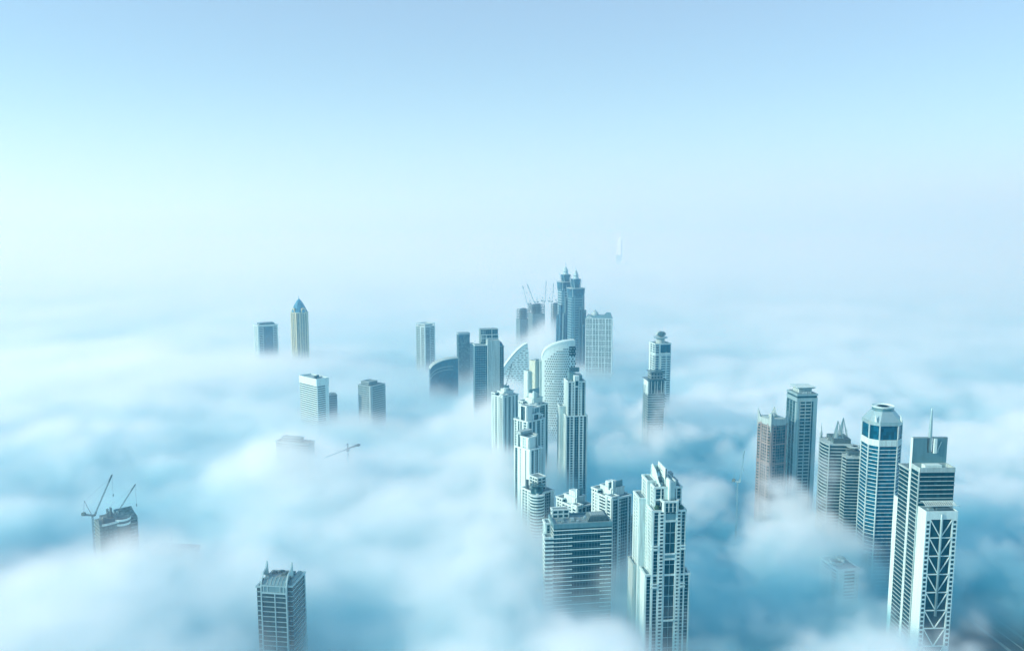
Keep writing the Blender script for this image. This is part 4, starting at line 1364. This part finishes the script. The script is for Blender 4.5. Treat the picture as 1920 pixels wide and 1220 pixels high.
# hammerhead crane
xa, za = at(652, 842, 1165)
T = thing('hammerhead_crane', 'hammerhead tower crane poking out of the fog, jib tilted to lower left', 'crane', (xa, 1165, 0))
MB().lattice((0, 0, 0), (0, 0, za), 1.8, 4, .16).build('mast', 'crane', T)
MB().box(-1.8, 1.8, -1.8, 1.8, za - 3, za).build('slew_ring', 'crane', T)
gx, gy = ground(611, 858, za)
jd = Vector((gx - xa, gy - 1165, 0))
MB().lattice((0, 0, za + .8), (jd.x, jd.y, za + .8), 1.3, 3.2, .15).build('jib', 'crane', T)
u = jd.normalized()
MB().lattice((0, 0, za + .8), tuple(-u * 26 + Vector((0, 0, za + .8))), 1.6, 3.2, .24).build('counter_jib', 'crane', T)
MB().bar(tuple(-u * 22 + Vector((0, 0, za))), tuple(-u * 28 + Vector((0, 0, za))), 1.9).build('counterweight', 'raw', T)
MB().lattice((0, 0, za), (0, 0, za + 8.5), 1.3, 2.2, .22).build('apex', 'crane', T)
m = MB()
m.bar((0, 0, za + 8.5), tuple(-u * 23 + Vector((0, 0, za + 1.5))), .1)
m.bar((0, 0, za + 8.5), tuple(u * jd.length * .6 + Vector((0, 0, za + 1.5))), .1)
m.build('pendant', 'crane', T)
MB().box(1.2, 3.2, -1, 1, za - 2.6, za - .4).build('cab', 'steel', T)

# lone jibs
x, z = at(1383, 905, 985)
xe, ze = at(1394, 848, 985)
luffing_crane(x, 985, 0, z, (xe - x, -3, ze - z), 'faint luffing crane jib in blue fog left of red-brown tower', .16, 1.2, 6, tone='silver')
x, z = at(946, 724, 1390)
xe, ze = at(960, 683, 1390)
luffing_crane(x, 1390, 0, z, (xe - x, -3, ze - z), 'thin luffing crane jib in front of pale crescent tower', .26, 1.6, 8)

S = Site(322, 905, 985)
T = S.thing('sunken_block', 'flat roof outline barely visible under fog, right of dark unfinished tower', 'building', rel=60)
zt = S.z(985, 0) - 30
block(T, rect(34, 46), 0, zt, [(0, 1, 's')], 3.8, 'dull', 'grey', cap=1.6)
roof_kit(T, rect(30, 40), zt, 17, 6)

# ------------------------------------------------------------------ ground and road
m, t, b = nodes('city_ground')
tc = t.nodes.new('ShaderNodeTexCoord')
v = t.nodes.new('ShaderNodeTexVoronoi')
v.inputs['Scale'].default_value = .02
nz = t.nodes.new('ShaderNodeTexNoise')
nz.inputs['Scale'].default_value = .008
nz.inputs['Detail'].default_value = 8
t.links.new(tc.outputs['Object'], v.inputs['Vector'])
t.links.new(tc.outputs['Object'], nz.inputs['Vector'])
mx = t.nodes.new('ShaderNodeMath')
mx.operation = 'MULTIPLY'
t.links.new(v.outputs['Color'], mx.inputs[0])
t.links.new(nz.outputs['Fac'], mx.inputs[1])
r = t.nodes.new('ShaderNodeValToRGB')
r.color_ramp.elements[0].color = (.008, .035, .045, 1)
r.color_ramp.elements[1].color = (.05, .10, .11, 1)
t.links.new(mx.outputs[0], r.inputs[0])
t.links.new(r.outputs[0], b.inputs['Base Color'])
b.inputs['Roughness'].default_value = .9
MAT['ground'] = m
g = MB()
g.v += [(-40000, -20000, 0), (40000, -20000, 0), (40000, 60000, 0), (-40000, 60000, 0)]
g.f.append((0, 1, 2, 3))
o = g.build('ground', 'ground')
o['kind'] = 'structure'


def road(name, a, b, w, label=None):
    a, b = Vector(ground(*a)), Vector(ground(*b))
    d = (b - a).normalized()
    a, b = a - d * 900, b + d * 500
    n = Vector((-d.y, d.x))
    m = MB()
    m.prism([tuple(a - n * w / 2), tuple(b - n * w / 2), tuple(b + n * w / 2), tuple(a + n * w / 2)], .004, .06)
    o = m.build(name, stone('asphalt_' + name, (.04, .06, .065), .9, .3, False))
    o['kind'] = 'structure'
    m = MB()
    for e in (-w / 2 + .6, -.5, .5, w / 2 - .6):
        m.prism([tuple(a + n * (e - .2)), tuple(b + n * (e - .2)), tuple(b + n * (e + .2)), tuple(a + n * (e + .2))], .064, .075)
    q = m.build('road_marking', 'pale', o)
    m = MB()
    for e in (-w / 2 - 1.6, w / 2 + 1.6):
        m.prism([tuple(a + n * (e - 1.5)), tuple(b + n * (e - 1.5)), tuple(b + n * (e + 1.5)), tuple(a + n * (e + 1.5))], .004, .15)
    q = m.build('kerb', 'raw', o)


road('road', (1800, 1128), (1912, 1212), 30)
road('street', (1362, 1060), (1412, 1120), 16)

# ------------------------------------------------------------------ fog and haze
rng = np.random.default_rng(5)
PERM = rng.permutation(256).astype(np.int32)
PERM = np.concatenate([PERM, PERM])
GRAD = rng.normal(size=(256, 3)).astype(np.float32)
GRAD /= np.linalg.norm(GRAD, axis=1)[:, None]


def perlin(x, y, z):
    xi, yi, zi = (np.floor(q).astype(np.int32) for q in (x, y, z))
    fx, fy_, fz = x - xi, y - yi, z - zi
    f = lambda t: t * t * t * (t * (t * 6 - 15) + 10)
    u, v, w = f(fx), f(fy_), f(fz)
    xi &= 255
    yi &= 255
    zi &= 255

    def c(a, b, d):
        g = GRAD[PERM[PERM[PERM[(xi + a) & 255] + ((yi + b) & 255)] + ((zi + d) & 255)]]
        return g[..., 0] * (fx - a) + g[..., 1] * (fy_ - b) + g[..., 2] * (fz - d)
    L = lambda a, b, t: a + (b - a) * t
    return L(L(L(c(0, 0, 0), c(1, 0, 0), u), L(c(0, 1, 0), c(1, 1, 0), u), v), L(L(c(0, 0, 1), c(1, 0, 1), u), L(c(0, 1, 1), c(1, 1, 1), u), v), w) * 1.5


def fbm(x, y, z, L, o, gain=.5):
    s, a = 0, 1
    for i in range(o):
        s = s + a * perlin(x / L + i * 17.3, y / L + i * 5.1, z / L + i * 9.7)
        L, a = L * .5, a * gain
    return s


def sm(a, b, x):
    t = np.clip((x - a) / (b - a), 0, 1)
    return t * t * (3 - 2 * t)


# hollows (-) and swells (+) of the fog top: photo place, radii across and away in metres, metres of height
RELIEF = [
    (1300, 850, 130, 150, -46), (1130, 905, 70, 110, -40), (1340, 960, 110, 110, -36), (1410, 1100, 120, 90, -54),
    (1310, 1190, 70, 60, -58), (1915, 1110, 105, 150, -140), (1850, 950, 150, 150, -30), (1150, 720, 150, 260, -26),
    (40, 1015, 80, 80, -42), (310, 985, 120, 90, -24), (610, 1180, 80, 60, -52), (1150, 1120, 50, 60, -46),
    (1620, 1110, 70, 50, -6), (1370, 880, 90, 110, -26), (740, 790, 150, 160, -20), (1232, 815, 45, 70, 34),
    (1500, 1030, 90, 50, 24), (1670, 1020, 80, 45, 20), (1480, 1180, 100, 50, -4), (930, 900, 100, 170, 16),
    (900, 1010, 120, 100, 10), (1180, 1210, 70, 50, -20), (960, 650, 180, 200, 15), (700, 1000, 200, 150, 8),
    (1060, 1170, 80, 60, -16), (80, 1130, 120, 80, 15), (1800, 1010, 80, 50, 24), (550, 880, 110, 90, 64), (205, 1045, 75, 50, 28),
    (1450, 970, 60, 70, 30), (1560, 990, 90, 60, 14), (905, 790, 70, 110, 34), (950, 900, 45, 60, 18), (590, 790, 90, 80, 14), (700, 800, 70, 70, 28), (1245, 1205, 50, 35, 14),
]
BUMPS = [(*ground(px, py, 100), rx, ry, dh) for px, py, rx, ry, dh in RELIEF]
PLUMES = [(at(1028, 640, 2190)[0], 2190, 55, 70, 85), (at(1075, 700, 1500)[0] + 5, 1600, 30, 60, 40), (at(955, 690, 1590)[0], 1590, 60, 60, 62)]


def density(x, y, z, far):
    h = 130 + (30 - 20 * sm(1500, 4000, y)) * fbm(x, y, 0 * z, 750, 2)
    art = 0 * x
    for cx, cy, rx, ry, dh in BUMPS:
        art = art + dh * np.exp(-((x - cx) / rx) ** 2 - ((y - cy) / ry) ** 2)
    for cx, cy, rx, ry, dh in PLUMES:
        art = art + dh * np.exp(-((x - cx) / rx) ** 2 - ((y - cy) / ry) ** 2)
    art = np.clip(art, -135, 95)
    h = h + art
    amp = 54 - 40 * sm(900, 2600, y) - 8 * sm(2600, 5000, y)
    wx = x + 40 * perlin(x / 220, y / 220, z / 220 + 7)
    n = fbm(wx, y, z * 1.25, 190, 2 if far else 5, .56)
    if not far:                                             # puffs: rounded crests, sharp creases
        puff, L, a = 0, 105., 1.
        for i in range(5):
            puff = puff + a * (np.abs(perlin(wx / L + 31 * i, y / L + 3, z * 1.2 / L)) * 2.2 - .55)
            L, a = L * .5, a * .6
        k = (1 - .75 * sm(1000, 2200, y)) * (.62 + .38 * sm(-150, 350, x))
        n = n * (1 - .45 * k) + .74 * k * puff
    amp = amp * (.55 + .45 * sm(-250, 350, x))
    soft = 64 - 34 * sm(-150, 300, x) * (1 - sm(1200, 2200, y)) + 10 * sm(1200, 3500, y)
    t = (h + amp * n - z) / soft
    d = sm(0, 1, t) ** 1.25
    d = d + .045 * np.exp(np.clip(t - .4, -8, 0) * 1.6) * (1 - d) * sm(1.02, .8, z / 250) * np.clip(.6 + .9 * n, 0, 1)        # thin veil above the bank
    d = np.where(d < .006, 0, d)
    return d * (1 - .5 * sm(20, 75, -art)) * (1 - .93 * sm(70, 120, -art))


def fog_volume(name, label, x0, x1, y0, y1, z1, dx, dz, wy, sigma, glow, far, dens=density, k_abs=2.3, cat='fog'):
    nx, ny, nz = int((x1 - x0) / dx) + 1, int((y1 - y0) / dx) + 1, int(z1 / dz) + 1
    X, Y, Z = np.meshgrid(np.linspace(x0, x1, nx, dtype=np.float32), np.linspace(y0, y1, ny, dtype=np.float32), np.linspace(0, z1, nz, dtype=np.float32), indexing='ij')
    d = dens(X, Y, Z, far) * wy(Y)
    d[0] = d[-1] = 0
    d = np.ascontiguousarray(d.transpose(2, 1, 0)).ravel().astype(np.float32)
    me = bpy.data.meshes.new(name)
    me.vertices.add(d.size)
    me.attributes.new('fog', 'FLOAT', 'POINT').data.foreach_set('value', d)
    o = bpy.data.objects.new(name, me)
    COL.objects.link(o)
    tag(o, label, cat, None, 'stuff')
    g = bpy.data.node_groups.new(name, 'GeometryNodeTree')
    N, lk = g.nodes, g.links.new
    g.interface.new_socket('Geometry', in_out='INPUT', socket_type='NodeSocketGeometry')
    g.interface.new_socket('Geometry', in_out='OUTPUT', socket_type='NodeSocketGeometry')
    gi, go, vc = N.new('NodeGroupInput'), N.new('NodeGroupOutput'), N.new('GeometryNodeVolumeCube')
    vc.inputs['Min'].default_value = (x0, y0, 0)
    vc.inputs['Max'].default_value = (x1, y1, z1)
    for k, q in zip('XYZ', (nx, ny, nz)):
        vc.inputs['Resolution ' + k].default_value = q
    pos, sep = N.new('GeometryNodeInputPosition'), N.new('ShaderNodeSeparateXYZ')
    lk(pos.outputs[0], sep.inputs[0])

    def mth(op, a, b=None):
        n = N.new('ShaderNodeMath')
        n.operation = op
        for i, q in enumerate((a, b)):
            if q is None:
                continue
            if isinstance(q, (int, float)):
                n.inputs[i].default_value = q
            else:
                lk(q, n.inputs[i])
        return n.outputs[0]

    def idx(s, a, b, n):
        return mth('ROUND', mth('MULTIPLY', mth('SUBTRACT', s, float(a)), (n - 1) / (b - a)))
    ix, iy, iz = idx(sep.outputs[0], x0, x1, nx), idx(sep.outputs[1], y0, y1, ny), idx(sep.outputs[2], 0, z1, nz)
    I = mth('ADD', mth('MULTIPLY', mth('ADD', mth('MULTIPLY', iz, ny), iy), nx), ix)
    na = N.new('GeometryNodeInputNamedAttribute')
    na.data_type = 'FLOAT'
    na.inputs[0].default_value = 'fog'
    si = N.new('GeometryNodeSampleIndex')
    si.data_type = 'FLOAT'
    si.clamp = True
    lk(gi.outputs[0], si.inputs[0])
    lk(na.outputs[0], si.inputs['Value'])
    lk(I, si.inputs['Index'])
    lk(si.outputs[0], vc.inputs['Density'])
    mt = bpy.data.materials.new(name)
    mt.use_nodes = True
    t = mt.node_tree
    t.nodes.clear()
    out, vs, a = t.nodes.new('ShaderNodeOutputMaterial'), t.nodes.new('ShaderNodeVolumeScatter'), t.nodes.new('ShaderNodeAttribute')
    a.attribute_name = 'density'
    m1 = t.nodes.new('ShaderNodeMath')
    m1.operation = 'MULTIPLY'
    m1.inputs[1].default_value = sigma
    t.links.new(a.outputs['Fac'], m1.inputs[0])
    # shade by depth is put into the absorption colour: near-white above, blue-green below
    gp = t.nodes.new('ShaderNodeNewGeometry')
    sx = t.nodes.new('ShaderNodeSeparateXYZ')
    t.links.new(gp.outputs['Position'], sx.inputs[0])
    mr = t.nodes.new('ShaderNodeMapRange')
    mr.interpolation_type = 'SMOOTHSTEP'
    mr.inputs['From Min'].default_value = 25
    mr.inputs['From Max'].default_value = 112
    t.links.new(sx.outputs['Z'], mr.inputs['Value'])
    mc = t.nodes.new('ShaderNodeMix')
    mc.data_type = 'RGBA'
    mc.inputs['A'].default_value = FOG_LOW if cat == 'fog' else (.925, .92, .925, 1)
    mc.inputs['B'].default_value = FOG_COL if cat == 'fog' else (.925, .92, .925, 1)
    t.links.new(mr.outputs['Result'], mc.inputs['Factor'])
    vs.inputs['Color'].default_value = (1, 1, 1, 1)
    vs.inputs['Anisotropy'].default_value = .25
    va = t.nodes.new('ShaderNodeVolumeAbsorption')
    t.links.new(mc.outputs['Result'], va.inputs['Color'])
    m3 = t.nodes.new('ShaderNodeMath')
    m3.operation = 'MULTIPLY'
    m3.inputs[1].default_value = k_abs
    ad2 = t.nodes.new('ShaderNodeAddShader')
    t.links.new(m3.outputs[0], va.inputs['Density'])
    t.links.new(m1.outputs[0], vs.inputs['Density'])
    t.links.new(m1.outputs[0], m3.inputs[0])
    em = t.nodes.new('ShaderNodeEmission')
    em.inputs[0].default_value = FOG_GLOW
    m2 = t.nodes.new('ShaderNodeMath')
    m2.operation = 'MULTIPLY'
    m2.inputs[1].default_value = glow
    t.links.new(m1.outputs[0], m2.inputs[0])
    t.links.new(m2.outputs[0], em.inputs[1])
    ad = t.nodes.new('ShaderNodeAddShader')
    t.links.new(vs.outputs[0], ad.inputs[0])
    t.links.new(em.outputs[0], ad.inputs[1])
    t.links.new(ad.outputs[0], ad2.inputs[0])
    t.links.new(va.outputs[0], ad2.inputs[1])
    t.links.new(ad2.outputs[0], out.inputs['Volume'])
    if cat == 'haze':
        mt.cycles.volume_step_rate = 2.5
    me.materials.append(mt)
    smn = N.new('GeometryNodeSetMaterial')
    smn.inputs['Material'].default_value = mt
    lk(vc.outputs[0], smn.inputs[0])
    lk(smn.outputs[0], go.inputs[0])
    o.modifiers.new('fog', 'NODES').node_group = g
    return o


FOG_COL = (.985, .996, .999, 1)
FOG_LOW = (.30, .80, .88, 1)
FOG_GLOW = (.20, .54, .68, 1)  # even self-emission of the fog, standing in for light scattered many times
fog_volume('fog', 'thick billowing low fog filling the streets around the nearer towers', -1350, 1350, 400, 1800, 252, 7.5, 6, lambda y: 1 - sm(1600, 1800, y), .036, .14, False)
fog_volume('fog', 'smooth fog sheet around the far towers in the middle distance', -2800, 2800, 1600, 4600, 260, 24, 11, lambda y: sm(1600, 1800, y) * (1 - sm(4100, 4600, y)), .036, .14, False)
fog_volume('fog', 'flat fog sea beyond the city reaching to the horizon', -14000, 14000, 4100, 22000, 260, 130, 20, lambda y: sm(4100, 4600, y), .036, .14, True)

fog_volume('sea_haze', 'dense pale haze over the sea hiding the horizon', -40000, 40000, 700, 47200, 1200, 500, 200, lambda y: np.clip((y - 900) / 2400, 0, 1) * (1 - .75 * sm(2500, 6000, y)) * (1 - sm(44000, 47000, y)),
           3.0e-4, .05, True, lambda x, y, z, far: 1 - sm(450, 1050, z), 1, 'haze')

hm = bpy.data.materials.new('haze')
hm.use_nodes = True
t = hm.node_tree
t.nodes.clear()
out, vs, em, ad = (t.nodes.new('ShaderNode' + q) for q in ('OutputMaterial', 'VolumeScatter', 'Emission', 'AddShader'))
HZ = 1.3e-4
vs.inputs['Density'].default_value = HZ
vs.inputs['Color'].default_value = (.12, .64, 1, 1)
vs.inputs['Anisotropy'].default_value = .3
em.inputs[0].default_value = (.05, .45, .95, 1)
em.inputs[1].default_value = HZ * .10  # constant blue emission makes up for missing scattered light in the haze
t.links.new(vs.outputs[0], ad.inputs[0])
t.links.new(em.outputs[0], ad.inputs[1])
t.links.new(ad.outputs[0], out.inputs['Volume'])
MAT['haze'] = hm
o = MB().box(-36000, 36000, -2500, 48000, -40, 900).build('haze', 'haze')
tag(o, 'thin pale blue haze veiling the distance and the horizon', 'haze', None, 'stuff')

# ------------------------------------------------------------------ render settings
c = sc.cycles
c.use_denoising = True
c.denoiser = 'OPENIMAGEDENOISE'
c.denoising_input_passes = 'RGB_ALBEDO_NORMAL'
c.use_adaptive_sampling = True
c.adaptive_threshold = .025
c.max_bounces = 10
c.volume_bounces = 4
c.diffuse_bounces = 3
c.glossy_bounces = 3
c.volume_step_rate = 3
c.volume_max_steps = 512
c.sample_clamp_indirect = 8
sc.view_settings.view_transform = 'Standard'
sc.view_settings.look = 'None'
sc.view_settings.exposure = 0
